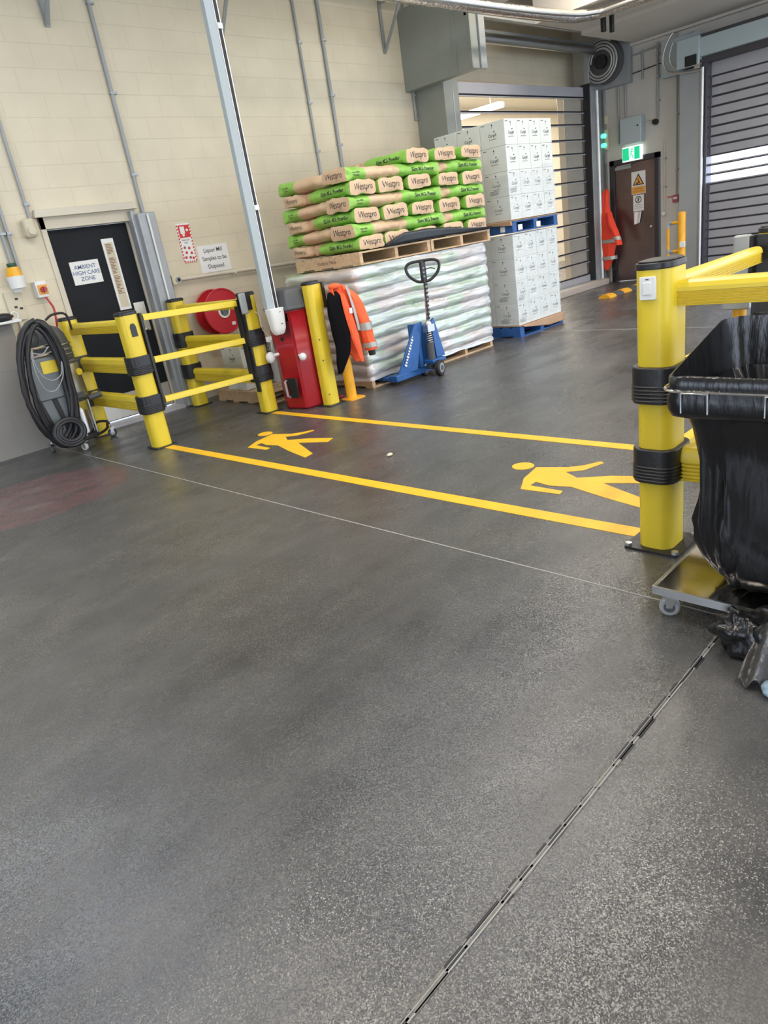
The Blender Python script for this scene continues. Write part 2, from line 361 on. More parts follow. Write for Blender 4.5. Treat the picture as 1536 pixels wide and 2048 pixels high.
# floor joints
struct('trim_2', MB().box(2.503, 2.511, -3, 8.1, 0, .0012), CUTL, smooth=False)
struct('trim_3', MB().box(8.815, 8.83, -3, 5.8, 0, .0015), CUTL, smooth=False)
jt = MB(); random.seed(3)
x = -.6
while x < 2.5:
    w_ = random.uniform(.05, .16); e = random.uniform(.004, .0085)
    jt.box(x, x+w_+.01, .83-e-.004, .83+e-.002, 0, .0022, 0)
    for q in range(3):
        jt.box(x+random.uniform(0, .05), x+w_, .83+random.uniform(-.013, .01), .83+random.uniform(.0, .012)+.002, 0, .0026+.0003*q, 1 if random.random() < .6 else 0)
    x += w_
jt.box(-.6, 2.6, .822, .8255, 0, .0032, 2); jt.box(-.6, 2.6, .832, .834, 0, .0034, 2)
struct('trim_4', jt, [STRIP, SLOT, CUTL], smooth=False)

# room beyond the roller door
nb = MB().box(8.2, 24, 13.0, 13.2, 0, 4.6).box(8.0, 8.2, 8.42, 13.2, 0, 4.6).box(24, 24.2, 8.2, 13.2, 0, 4.6).box(8, 24.2, 8.42, 13.2, 4.5, 4.6).box(14.6, 24, 8.2, 8.4, 0, 4.6)
struct('wall_beyond', nb, CREAMP, origin=(8, 13, 0), smooth=False)
tag(MB().box(18.75, 18.95, 11.0, 11.2, 0, 4.5).build('steel_column', GREYP, smooth=False), 'slim grey steel column seen through the clear slats of the roller door', 'column')
k = thing('ceiling_light', 'twin tube batten light glowing in the room behind the roller door', 'light', (15.3, 11.4, 3.96))
MB().box(15.18, 15.42, 10.6, 12.2, 4.06, 4.12).build('housing', WHITE, k)
for dx in (-.09, .09): MB().cyl((15.3+dx, 10.6, 4.03), (15.3+dx, 12.2, 4.03), .024, n=10).build('tube', TUBE, k)
for yy in (10.9, 11.9): MB().cyl((15.3, yy, 4.12), (15.3, yy, 4.5), .01, n=6).build('bracket', GALV, k)
def area(name, loc, sx, sy, power, col, rot=(0,0,0)):
    l = bpy.data.lights.new(name, 'AREA'); l.shape = 'RECTANGLE'; l.size = sx; l.size_y = sy; l.energy = power; l.color = col
    o = bpy.data.objects.new(name, l); C.objects.link(o); o.location = loc; o.rotation_euler = rot; return o
area('fill_light_beyond', (17.5, 10.4, 4.4), 8, 2.4, 900, (1, .95, .86))  # added light without a fitting, brightens the room beyond
# unseen lamps added above the frame; the soffit one brightens the far end
for i, (x, y) in enumerate(LAMPS):
    cz = CEIL if x < 11 else 4.3
    k = thing('ceiling_lamp', 'unseen long white ceiling lamp added above the hall', 'light', (x, y, cz-.16), 'unseen ceiling lamps of the hall')
    MB().box(x-.75, x+.75, y-.14, y+.14, cz-.10, cz).build('housing', WHITE, k)
    MB().box(x-.72, x+.72, y-.12, y+.12, cz-.115, cz-.10).build('diffuser', PANELL, k)
    area('lamp_light', (x, y, cz-.15), 1.4, .24, LAMP_W, (1, .90, .77))

# ---------------------------------------------------------------- left wall: dark door
d1 = MB().box(3.20, 4.16, 8.27, 8.32, .05, 2.235)
D1 = struct('door_1', d1, DOORD, origin=(3.66, 8.27, 0), bevel=.004)
MB().box(3.14, 3.20, 8.18, 8.36, 0, 2.37).box(4.16, 4.25, 8.24, 8.36, 0, 2.37).box(3.14, 4.25, 8.18, 8.36, 2.24, 2.37).hexa([(3.10,8.12,2.36),(4.29,8.12,2.36),(4.29,8.2,2.36),(3.10,8.2,2.36),(3.12,8.14,2.44),(4.27,8.14,2.44),(4.27,8.2,2.44),(3.12,8.2,2.44)]).build('door_frame', CREAMP, D1, bevel=.004)
MB().box(3.21, 4.15, 8.262, 8.27, .06, .34).build('kick_plate', DIRTW, D1)
MB().box(3.98, 4.12, 8.262, 8.27, 1.0, 1.34).build('push_plate', DIRTW, D1)
MB().tube([(4.06,8.262,1.02),(4.06,8.21,1.02),(3.97,8.21,1.02)], .011, 8).build('handle', CHROME, D1)
MB().box(3.16, 4.2, 8.05, 8.3, 0, .035).build('threshold', ALU, D1)
struct('trim_5', MB().box(4.21, 4.43, 8.02, 8.2, 0, 2.30).box(4.17, 4.22, 8.1, 8.22, 0, 2.34), GALV, bevel=.012)
def sign(name, mb, mats, label, cat, **k): return tag(mb.build(name, mats, smooth=False, **k), label, cat)
s = MB().box(3.36, 3.70, 8.262, 8.268, 1.635, 1.885)
for i, t in enumerate(('AMBIENT', 'HIGH CARE', 'ZONE')): text_mb(s, t, .062, FY(3.53, 8.2615, 1.82-i*.064), 1, .012)
sign('door_sign', s, [PAPER, INKBL], 'white paper sign reading AMBIENT HIGH CARE ZONE stuck on the dark door', 'sign')
s = MB().box(3.80, 3.945, 8.255, 8.268, 1.285, 2.085).box(3.822, 3.922, 8.252, 8.256, 1.32, 2.04, 2)
random.seed(5)
for i in range(34):
    z = 2.015-i*.0165
    if i in (7, 8, 20): continue
    s.box(3.832, 3.832+random.uniform(.04, .08), 8.2508, 8.2515, z, z+.009, 1)
for i in range(5): s.box(3.835+.016*i, 3.845+.016*i, 8.2508, 8.2515, 1.36, 1.48, 1) if 0 else None
sign('door_notice', s, [PAPER, INKBR, CREAM], 'tall narrow framed notice in faded print on the right side of the dark door', 'notice')
# fire reel sign, paper sign
s = MB().box(4.755, 4.945, 8.19, 8.2, 1.69, 2.15).box(4.78, 4.93, 8.188, 8.19, 1.985, 2.13, 1).box(4.80, 4.862, 8.186, 8.188, 2.03, 2.115, 0).box(4.82, 4.85, 8.186, 8.188, 2.0, 2.035, 0)
s.cyl((4.895, 8.188, 2.07), (4.895, 8.186, 2.07), .017, n=12)
for i in range(12):                                   # hatched red border
    z = 1.70+i*.037
    for (xa, xb) in ((4.755, 4.775), (4.927, 4.945)): s.add([(xa,8.1885,z),(xb,8.1885,z+.012),(xb,8.1885,z+.030),(xa,8.1885,z+.018)], [(0,1,2,3)], 1)
for i in range(6):
    x0 = 4.765+i*.03; s.add([(x0,8.1884,1.69),(x0+.015,8.1884,1.69),(x0+.025,8.1884,1.71),(x0+.010,8.1884,1.71)], [(0,1,2,3)], 1)
text_mb(s, 'FIRE HOSE', .024, FY(4.85, 8.1895, 1.955), 2, .01); text_mb(s, 'REEL', .024, FY(4.85, 8.1895, 1.925), 2, .01)
for i, (xx, zz, c) in enumerate([(4.81,1.87,3),(4.87,1.86,1),(4.82,1.81,1),(4.89,1.80,1),(4.80,1.755,1),(4.86,1.75,3),(4.90,1.74,1)]):
    s.cyl((xx,8.1888,zz), (xx,8.186,zz), .017, n=8, mi=c)
sign('fire_sign', s, [PAPER, INKR, INKG, INKBR], 'red and white fire hose sign with hatched border left of the samples sign', 'sign')
s = MB().box(4.98, 5.43, 8.194, 8.2, 1.535, 1.865)
for i, t in enumerate(('Liquor Mill', 'Samples to be', 'Disposed')): text_mb(s, t, .072, FY(5.205, 8.1935, 1.80-i*.098), 1, .006, sx=.9)
sign('samples_sign', s, [PAPER, INK], 'white paper sign reading Liquor Mill Samples to be Disposed on the block wall', 'sign')
# conduits
def conduit(x, z0, z1, label, r=.018, mt=GREYP, clips=(), y=8.175):
    m = MB().cyl((x, y, z0), (x, y, z1), r, n=10)
    o = tag(m.build('conduit', mt), label, 'conduit')
    for z in clips: MB().box(x-r-.004, x+r+.03, y-r-.004, 8.2, z-.012, z+.012).build('saddle_clip', GALV, o)
    return o
conduit(4.365, 2.30, 5.3, 'grey conduit running down to the right corner of the dark door frame', .022, clips=(2.72, 3.55, 4.4))
conduit(7.25, 1.5, 5.3, 'left one of two grey wall pipes rising behind the sack stack', .018, clips=(2.88, 3.48, 4.2))
conduit(7.69, 1.5, 5.3, 'right one of two grey wall pipes rising behind the sack stack', .024, clips=(2.95, 3.58, 4.25))
conduit(9.44, 3.27, 5.3, 'thin conduit ending in a small knob near the grey door housing', .014, clips=(3.6, 3.27))
conduit(9.66, .1, 5.3, 'cream painted riser pipe beside the thin conduit at the wall end', .03, CREAMP)
conduit(9.79, .1, 5.3, 'cream painted riser pipe tight against the grey door housing', .03, CREAMP)
conduit(3.06, 2.35, 5.3, 'thin grey conduit dropping to the cream siren by the dark door', .016, clips=(2.5,))
conduit(2.79, 1.72, 5.3, 'grey conduit dropping to the isolator switch, right of its pair', .018, clips=(2.24,))
conduit(2.73, 1.72, 5.3, 'grey conduit dropping to the isolator switch, left of its pair', .018, clips=(2.24,))
conduit(2.62, 1.2, 1.37, 'short pale conduit below the orange topped dispenser', .014, CREAMP)
conduit(2.50, 1.75, 3.2, 'grey conduit above the orange topped dispenser', .016)
conduit(4.32, .9, 2.28, 'white conduit running down beside the grey door jamb strip', .012, WHITE, y=8.0)
k = tag(MB().cyl((4.6, 8.13, 1.515), (9.4, 8.13, 1.42), .024, n=12).build('pipe', CREAMP), 'cream horizontal pipe running along the wall below the samples sign', 'pipe')
for x in (5.4, 7.2): MB().cyl((x, 8.13, 1.5-(x-4.6)*.02), (x+.03, 8.13, 1.5-(x-4.6)*.02), .032, n=12).build('coupling', CREAMP, k)
k = tag(MB().box(4.46, 4.56, 8.06, 8.2, 1.46, 1.58).build('junction_box', CREAM, bevel=.01), 'cream junction box at the left end of the horizontal wall pipe', 'box')
MB().cyl((4.54, 8.06, 1.515), (4.54, 8.045, 1.515), .036, n=16).build('round_socket', GREYP, k); MB().cyl((4.54, 8.046, 1.515), (4.54, 8.042, 1.515), .022, n=16).build('socket_hole', DARK, k)
k = tag(MB().tube(smooth_path([(4.47, 8.12, 1.5), (4.40, 8.1, 1.46), (4.38, 8.05, 1.3), (4.42, 8.05, 1.1)], 5), .011, 8).build('cable', WHITE), 'short white cable looping down from the cream junction box', 'cable')
# siren
k = thing('siren', 'cream siren box at the top left of the dark door frame', 'siren', (3.0, 8.12, 2.2))
MB().box(2.95, 3.07, 8.08, 8.2, 2.17, 2.36).build('housing', CREAM, k, bevel=.03); MB().cyl((3.01, 8.09, 2.24), (3.01, 8.065, 2.24), .042, n=18).build('lens', CREAM, k)
# isolator
k = thing('isolator_switch', 'pale isolator switch box with a red knob beside the dark door', 'switch', (2.93, 8.12, 1.6))
MB().box(2.87, 2.99, 8.10, 8.2, 1.57, 1.74).build('housing', WHITE, k, bevel=.008); MB().box(2.885, 2.985, 8.094, 8.1, 1.60, 1.70).build('yellow_plate', INKO, k)
MB().cyl((2.937, 8.094, 1.65), (2.937, 8.06, 1.65), .03, n=18).box(2.929, 2.945, 8.045, 8.064, 1.62, 1.68).build('knob', RED, k)
tag(MB().tube(smooth_path([(2.95, 8.12, 1.57), (2.96, 8.10, 1.52), (2.985, 8.1, 1.45), (2.97, 8.08, 1.36), (2.96, 8.1, 1.25)], 5), .011, 8).build('cable', REDP), 'red cable hanging below the isolator switch', 'cable')
# dispenser
k = thing('soap_dispenser', 'wall dispenser with orange top and white cup at the left edge', 'dispenser', (2.70, 8.1, 1.7))
MB().cyl((2.70, 8.1, 1.91), (2.70, 8.1, 1.93), .045, .042, 20).cyl((2.70, 8.1, 1.93), (2.70, 8.1, 1.95), .05, .045, 20).build('green_cap', GRND, k)
MB().cyl((2.70, 8.1, 1.81), (2.70, 8.1, 1.91), .085, .06, 24).build('orange_body', ORG, k)
MB().cyl((2.70, 8.1, 1.70), (2.70, 8.1, 1.82), .078, .09, 24).build('white_cup', WHITE, k)
MB().box(2.66, 2.74, 8.15, 8.2, 1.66, 1.9).build('bracket', WHITE, k)
k = thing('wall_socket', 'cream wall socket panel with dark outlets below the dispenser', 'socket', (2.66, 8.18, 1.4))
MB().box(2.55, 2.72, 8.17, 8.2, 1.38, 1.68).build('plate', CREAM, k, bevel=.006)
for x, z in ((2.66, 1.6), (2.63, 1.52), (2.68, 1.50)): MB().box(x-.014, x+.014, 8.162, 8.17, z-.01, z+.01).build('outlet', DARK, k)
k = thing('wall_shelf', 'small white wall shelf at the left edge of the room', 'shelf', (2.4, 8.1, 1.38))
MB().box(2.20, 2.58, 7.98, 8.2, 1.375, 1.40).build('board', WHITE, k, bevel=.004); MB().box(2.3, 2.33, 8.02, 8.14, 1.3, 1.375).build('bracket', GREYP, k)
tag(MB().sph((2.42, 8.09, 1.44), .13, .09, .045, 20).build('cap', DARK), 'dark soft cap lying on the small wall shelf', 'cap')
tag(MB().tube([(2.55+.035*cos(a/8*pi), 8.05, 1.44+.04*sin(a/8*pi)) for a in range(16)], .006, 8, closed=True).build('cable_coil', WHITE), 'small white cable coil standing on the wall shelf', 'cable')
# brackets holding the cable tray
for x, wh in ((3.85, 'at the far left of the block wall'), (6.0, 'behind the tall white trunking'), (8.93, 'right of the two wall pipes')):
    k = thing('tray_bracket', 'dark triangular steel bracket under the cable tray '+wh, 'bracket', (x, 8.18, 4.15), 'cable tray brackets')
    MB().bar((x, 8.18, 4.15), (x, 8.18, 4.8), .05, .02).build('upright', GREYP, k)
    MB().bar((x, 8.17, 4.17), (x, 7.72, 4.78), .045, .02).build('brace', GREYP, k)
    MB().bar((x, 8.18, 4.79), (x, 7.5, 4.79), .05, .04).build('arm', GREYP, k)
ct = MB().box(1.0, 10.2, 7.55, 8.05, 4.83, 4.85)
for i in range(5): ct.box(1.0, 10.2, 7.6+i*.09, 7.63+i*.09, 4.815, 4.83)
tag(ct.box(1.0, 10.2, 7.53, 7.55, 4.83, 4.92).build('cable_tray', GALV, smooth=False), 'ribbed galvanised cable tray on brackets high along the block wall', 'tray')

# ---------------------------------------------------------------- roller door in the left wall (door_2)
dm = MB().box(9.84, 13.97, 7.74, 7.78, 3.545, 3.71)
zz = [3.545, 3.30, 3.08, 2.815, 2.573, 2.32, 2.072, 1.822, 1.565, 1.30, 1.03, .765, .53, .27]
D2 = struct('door_2', dm, ALU, origin=(11.9, 7.76, 0), bevel=.006)
for i, z in enumerate(zz):
    MB().box(9.84, 13.97, 7.735, 7.775, z-.026, z, 0).box(9.84, 13.97, 7.733, 7.775, z-.040, z-.026, 1).build('slat_joint', [SLOT, ALU], D2, smooth=False)
    if i+1 < len(zz): MB().box(9.84, 13.97, 7.752, 7.757, zz[i+1], z-.04).build('clear_slat', GLASS, D2, smooth=False)
MB().box(9.84, 13.97, 7.735, 7.78, .10, .23).build('bottom_bar', ALU, D2, bevel=.01)
MB().box(9.84, 13.97, 7.735, 7.79, .0, .095).build('bottom_seal', GREYP, D2, bevel=.01)
for (x0, x1) in ((9.5, 9.86), (13.96, 14.39)):
    m = MB().box(x0, x1, 7.6, 8.2, 0, 3.70)
    m.build('guide_column', GREYG if x0 < 10 else GALV, D2, bevel=.008)
MB().box(9.84, 9.865, 7.62, 7.8, 0, 3.6).box(9.70, 9.72, 7.592, 7.6, 0, 3.6).build('guide_edge', ALU, D2)
MB().box(13.93, 13.965, 7.62, 7.8, 0, 3.75).build('guide_slot', SLOT, D2)
MB().cyl((14.15, 7.58, .02), (14.15, 7.58, 3.62), .055, n=14).box(14.3, 14.41, 7.52, 7.6, 0, 3.62).build('guide_tube', STEEL, D2)
MB().box(9.3, 9.46, 6.86, 8.2, 3.645, 4.72).build('hood_side', GREYG, D2, bevel=.01)
MB().box(9.285, 9.30, 7.14, 7.17, 3.66, 4.7).box(9.285, 9.3, 6.86, 6.9, 3.66, 4.7).build('hood_seam', GREYG, D2)
MB().box(9.46, 9.6, 6.83, 6.9, 3.645, 4.72).build('hood_edge', GREYP, D2, bevel=.005)
MB().box(9.3, 14.39, 6.88, 6.96, 4.30, 4.46).box(9.3, 14.39, 6.88, 7.1, 4.44, 4.46).build('header_beam', GREYP, D2, bevel=.006)
MB().cyl((9.46, 7.5, 4.26), (13.93, 7.5, 4.26), .075, n=24).build('roller_shaft', STEEL, D2)
MB().box(9.46, 14.0, 7.55, 7.75, 4.34, 4.40).build('shaft_support', GREYP, D2)
MB().box(14.26, 14.39, 6.95, 7.9, 3.62, 4.46).build('hood_plate', GREYP, D2, bevel=.008)
sp = []; n = 150
for i in range(n+1):
    a = i/n*2*pi*3.35; r = .20+.165*i/n; sp.append((14.05, 7.42+r*cos(a), 4.06+r*sin(a)))
MB().tube(sp, .0185, 8).build('spiral_track', mat('light_grey_track', (.52, .52, .50), .4, .3), D2)
MB().cyl((14.1, 7.42, 4.06), (14.26, 7.42, 4.06), .37, n=40).build('spiral_disc', mat('shadowed_grey_disc', (.13, .13, .13), .5, .3), D2)
MB().cyl((14.02, 7.42, 4.06), (14.12, 7.42, 4.06), .12, n=28).build('spiral_hub', DARK, D2)
MB().box(13.95, 13.97, 7.62, 7.72, 3.7, 4.36).build('track_arm', GREYP, D2, bevel=.01)
struct('trim_6', MB().box(9.9, 14.15, 7.42, 7.58, 0, .115).box(9.9, 14.15, 7.58, 8.5, 0, .06), PINK, bevel=.006)
struct('trim_7', MB().box(9.9, 14.15, 7.585, 7.7, .06, .12), GREYP, smooth=False)

# ---------------------------------------------------------------- back wall: exit door and second roller door
D3 = struct('door_3', MB().box(14.40, 14.45, 6.53, 7.36, .01, 2.24), mat('dull_bronze_steel_door', (.20, .15, .145), .28, .8, var=.25, vscale=1.2), origin=(14.4, 6.95, 0), bevel=.004)
MB().box(14.36, 14.5, 7.36, 7.46, 0, 2.34).box(14.36, 14.5, 6.45, 6.53, 0, 2.34).box(14.36, 14.5, 6.45, 7.46, 2.24, 2.34).build('door_frame', mat('dark_door_frame', (.05, .045, .05), .35, .3), D3, bevel=.004)
MB().box(14.35, 14.40, 7.02, 7.34, 2.15, 2.20).bar((14.36, 7.3, 2.21), (14.34, 7.0, 2.22), .02, .02).build('door_closer', GREYP, D3)
MB().cyl((14.40, 6.60, 1.02), (14.35, 6.60, 1.02), .02, n=12).build('handle', CHROME, D3)
MB().box(14.32, 14.40, 7.39, 7.43, .0, .25).build('floor_bolt', DARK, D3)
D4 = MB().box(14.28, 14.32, 2.0, 5.46, 3.36, 3.62)
zz = [round(3.36-.158*i, 3) for i in range(21)]
for z in zz: pass
D4 = struct('door_4', D4, SLATC, origin=(14.3, 3.7, 0), bevel=.004)
for i, z in enumerate(zz):
    MB().box(14.285, 14.32, 2.0, 5.46, z-.018, z).build('slat_joint', SLOT, D4, smooth=False)
for i in range(20):
    z1, z0 = zz[i]-.018, zz[i+1]
    clear = 1.60 < (z0+z1)/2 < 2.10
    if clear:
        MB().box(14.288, 14.318, 2.0, 5.46, z0, z0+.022).build('slat_rail', SLATC, D4, smooth=False)
        MB().box(14.30, 14.304, 2.0, 5.42, z0+.022, z1).build('clear_slat', GLASS, D4, smooth=False)
    else: MB().box(14.288, 14.318, 2.0, 5.46, z0, z1).build('slat', SLATC, D4, bevel=.012)
MB().box(14.28, 14.33, 2.0, 5.46, 0, .18).build('bottom_bar', SLATC, D4, bevel=.01)
MB().box(14.05, 14.4, 5.56, 5.92, 0, 3.52).build('guide_column', GREYP, D4, bevel=.01)
MB().box(14.12, 14.38, 5.46, 5.56, 0, 3.75).build('guide_track', mat('dark_guide_track', (.10, .095, .11), .35, .6), D4, bevel=.006)
MB().cyl((14.06, 5.53, .0), (14.06, 5.53, 3.5), .035, n=14).build('guide_tube', STEEL, D4)
MB().box(14.24, 14.4, 5.66, 6.34, 3.52, 4.1).build('hood_plate', BLUEG, D4, bevel=.008)
MB().box(13.98, 14.3, 5.56, 5.95, 3.55, 3.99).box(14.02, 14.3, 2.0, 5.6, 3.66, 3.95).build('header_box', BLUEG, D4, bevel=.01)
MB().box(14.10, 14.3, 2.0, 5.56, 3.56, 3.66).box(14.05, 14.4, 2.0, 5.7, 3.95, 4.0).build('header_shadow_gap', mat('header_gap_shade', (.07, .065, .07), .5, .3), D4)  # dark boxes stand in for the shade below and above the header
MB().tube(smooth_path([(14.0, 6.02, 4.14), (14.0, 6.12, 4.02), (14.0, 6.2, 3.8), (14.0, 6.14, 3.6), (14.0, 6.02, 3.53), (14.0, 5.75, 3.48), (14.0, 5.52, 3.46)], 6), .022, 8).build('track_curve', STEEL, D4)
MB().tube(smooth_path([(14.0, 6.02, 4.0), (14.0, 6.08, 3.8), (14.0, 6.0, 3.62), (14.0, 5.75, 3.57), (14.0, 5.52, 3.55)], 6), .016, 8).box(14.0, 14.1, 5.55, 5.65, 3.5, 3.62).build('inner_track', STEEL, D4)
MB().box(13.97, 14.2, 5.6, 5.8, 3.56, 3.72).build('motor_gap', DARK, D4)
# exit sign
k = thing('exit_sign', 'lit green and white exit sign above the far steel door', 'sign', (14.36, 6.95, 2.27))
MB().box(14.30, 14.38, 6.76, 7.15, 2.27, 2.53).build('light_box', WHTE, k, bevel=.006)
g = MB().box(14.293, 14.30, 7.01, 7.14, 2.29, 2.51).box(14.293, 14.30, 6.79, 6.90, 2.29, 2.51)
g.build('green_panel', GRNPL, k, smooth=False)
g = MB().cyl((14.297, 6.945, 2.475), (14.293, 6.945, 2.475), .018, n=12)
for a, b in (((6.955,2.455),(6.965,2.395)), ((6.965,2.40),(6.925,2.36)), ((6.925,2.36),(6.93,2.31)), ((6.965,2.40),(6.99,2.34)), ((6.99,2.34),(7.005,2.33)), ((6.955,2.445),(6.92,2.42)), ((6.955,2.445),(6.985,2.425))):
    g.bar((14.295, a[0], a[1]), (14.295, b[0], b[1]), .016, .012)
g.build('running_figure', GRNPL, k)
s = MB().box(14.385, 14.395, 6.72, 7.01, 1.65, 2.065)
s.box(14.380, 14.386, 6.73, 7.0, 1.66, 1.79, 1)
tri = [(6.865, 2.03), (6.985, 1.815), (6.745, 1.815)]
def ptri(m, c, k_, x, mi): 
    m.add([(x, c[0]+(p[0]-c[0])*k_, c[1]+(p[1]-c[1])*k_) for p in tri], [(0,1,2)], mi)
ptri(s, (6.865, 1.887), 1.0, 14.383, 2); ptri(s, (6.865, 1.887), .74, 14.3815, 1)
s.bar((14.380, 6.91, 1.845), (14.380, 6.83, 1.87), .004, .02, 2); s.bar((14.380, 6.85, 1.86), (14.380, 6.875, 1.93), .004, .012, 2)
text_mb(s, 'WARNING', .034, FX(14.3795, 6.865, 1.745), 3, .01); text_mb(s, 'WATCH YOUR STEP', .024, FX(14.3795, 6.865, 1.70), 3, .01)
sign('warning_sign', s, [PAPER, INKO, INK, INKBR], 'orange and white warning sign with black triangle on the far steel door', 'sign')
s = MB().box(14.385, 14.395, 6.76, 6.98, 1.335, 1.635)
s.tube([(14.383, 6.87+.058*cos(a*pi/12), 1.55+.058*sin(a*pi/12)) for a in range(24)], .007, 6, closed=True, mi=1)
s.cyl((14.384, 6.875, 1.58), (14.382, 6.875, 1.58), .011, n=8, mi=1); s.bar((14.383, 6.875, 1.57), (14.383, 6.87, 1.53), .004, .02, 1); s.bar((14.383, 6.87, 1.53), (14.383, 6.855, 1.505), .004, .01, 1)
s.bar((14.382, 6.83, 1.59), (14.382, 6.91, 1.51), .004, .008, 1)
text_mb(s, 'No pedestrians', .022, FX(14.3838, 6.87, 1.455), 2); s.box(14.383, 14.385, 6.79, 6.95, 1.39, 1.395, 2).box(14.383, 14.385, 6.79, 6.95, 1.42, 1.424, 2)
sign('prohibition_sign', s, [PAPER, INK, INKG], 'white prohibition notice with round symbol below the warning sign', 'sign')
tag(MB().grid(8, 10, lambda u, v: (14.375-.012*sin(u*9), 6.97-.17*u*(1-.25*v), 1.325-.24*v+.03*u*v)).build('paper_sheet', PAPER, solid=.002), 'crumpled white sheet hanging below the prohibition notice', 'paper')
# wall fittings by the exit door
k = thing('control_box', 'pale blue grey control box on the wall above the exit sign', 'box', (14.3, 6.92, 2.56))
MB().box(14.2, 14.39, 6.72, 7.14, 2.57, 3.03).build('housing', BLUEG, k, bevel=.01); MB().cyl((14.2, 6.78, 2.86), (14.185, 6.78, 2.86), .015, n=10).build('lock', DARK, k)
tag(MB().cyl((14.38, 6.5, 2.86), (14.3, 6.5, 2.86), .055, .045, 20).build('sensor', DARK), 'small round dark sensor on the wall right of the control box', 'sensor')
k = thing('signal_light', 'two lit green signal lamps stacked beside the roller door column', 'light', (14.35, 7.55, 2.55))
MB().box(14.33, 14.4, 7.46, 7.62, 2.56, 2.93).build('housing', CREAM, k, bevel=.01)
for z in (2.82, 2.65): MB().sph((14.31, 7.54, z), .05, .055, .045, 16).build('green_lens', GRNL, k)
tag(MB().box(14.33, 14.4, 7.47, 7.6, 3.02, 3.18).build('beacon_box', CREAM, bevel=.02), 'small cream box above the green signal lamps', 'box')
k = thing('call_point', 'small red fire call point on the wall right of the exit door', 'alarm', (14.37, 6.12, 1.4))
MB().box(14.34, 14.4, 6.05, 6.17, 1.40, 1.53).build('housing', mat('dusty_red_plastic', (.40, .08, .10), .4), k, bevel=.012); MB().box(14.333, 14.34, 6.075, 6.145, 1.45, 1.49).build('glass', WHITE, k)
s = MB(); text_mb(s, 'FIRE', .055, FX(14.395, 6.245, 1.50), 0, .02); tag(s.build('fire_lettering', INKR, smooth=False), 'small red FIRE lettering left of the call point', 'lettering')
tag(MB().cyl((14.4, 6.34, 1.22), (14.34, 6.34, 1.22), .035, n=16).build('door_button', WHITE), 'round white push button right of the exit door frame', 'button')
def conduitb(y, z0, z1, label, r=.018, mt=GREYP, clips=()):
    o = tag(MB().cyl((14.37, y, z0), (14.37, y, z1), r, n=10).build('conduit', mt), label, 'conduit')
    for z in clips: MB().box(14.34, 14.4, y-r-.02, y+r+.006, z-.012, z+.012).build('saddle_clip', GALV, o)
conduitb(6.10, 1.53, 4.2, 'long thin conduit running down to the red call point', .014, clips=(1.98, 2.9))
conduitb(6.46, 2.92, 4.15, 'conduit dropping from the ceiling to the round dark sensor', .020, clips=(3.2, 3.6, 3.95))
conduitb(7.10, 3.03, 3.65, 'short conduit entering the top of the control box on its left', .016)
conduitb(7.24, 2.62, 3.65, 'conduit left of the control box', .02)
conduitb(7.52, 3.18, 3.64, 'short conduit above the small cream box', .014)
conduitb(6.33, 1.28, 2.5, 'painted conduit beside the exit door frame', .012, CREAMP, clips=(1.7, 2.2))
conduitb(6.75, 3.62, 4.1, 'short stub conduit hanging from the ceiling near the spiral hood', .016)
tag(MB().cyl((14.37, 5.8, 4.12), (14.37, 6.95, 4.05), .016, n=8).build('conduit', GREYP), 'upper horizontal conduit just under the far ceiling', 'conduit')
tag(MB().cyl((14.375, 6.34, 3.80), (14.375, 6.95, 3.76), .009, n=8).build('conduit', DARK), 'thin dark horizontal cable run between the two door hoods', 'conduit')
tag(MB().cyl((14.37, 6.45, 2.90), (14.37, 6.72, 2.93), .014, n=8).build('conduit', CREAMP), 'short horizontal conduit joining the control box and the round sensor', 'conduit')
# orange handrail post by the back wall
k = thing('handrail', 'orange tubular handrail with a thick post near the far exit door', 'handrail', (13.0, 5.45, 0))
MB().tube([(13, 5.42, 0), (13, 5.42, 1.23)], .065, 16).sph((13, 5.42, 1.23), .065, .065, .02, 16).build('post', ORG, k)
MB().cyl((13, 5.45, 1.08), (13, 5.6, 1.08), .028, n=12).cyl((13, 5.45, .60), (13, 5.6, .60), .028, n=12).cyl((13, 5.66, .06), (13, 5.66, 1.02), .028, n=12).build('rail', ORG, k)
MB().tube(smooth_path([(13, 5.58, 1.08), (13, 5.65, 1.075), (13, 5.66, 1.0)], 5), .036, 12).cyl((13, 5.66, .64), (13, 5.66, .57), .036, n=12).cyl((13, 5.57, .6), (13, 5.66, .6), .036, n=12).build('clamp', GALV, k)
MB().cyl((13, 5.66, 0), (13, 5.66, .06), .06, n=12).box(12.92, 13.08, 5.34, 5.5, 0, .015).build('foot', GALV, k)
tag(MB().box(12.9, 12.945, 5.33, 5.42, .66, .76).build('reflector', WHITE, bevel=.008), 'small white box fixed to the thick orange post', 'box')
# speed bump
k = thing('speed_bump', 'low rubber speed bump with alternating black and orange blocks', 'speed bump', (12.9, 6.35, 0))
for i in range(7):
    x0 = 11.85+.30*i; m = MB(); m.prism([(0,0)]*3, 0, 0) if 0 else None
    pr = [(6.23, 0), (6.25, .03), (6.31, .06), (6.39, .06), (6.45, .03), (6.47, 0)]
    rings = [[(x0+dx, y, z) for y, z in pr] for dx in ((.05 if i == 0 else 0), .298)]
    m.loft(rings); m.build('rubber_block', ORG if i in (0, 2, 4) else GREYLID, k, smooth=False)
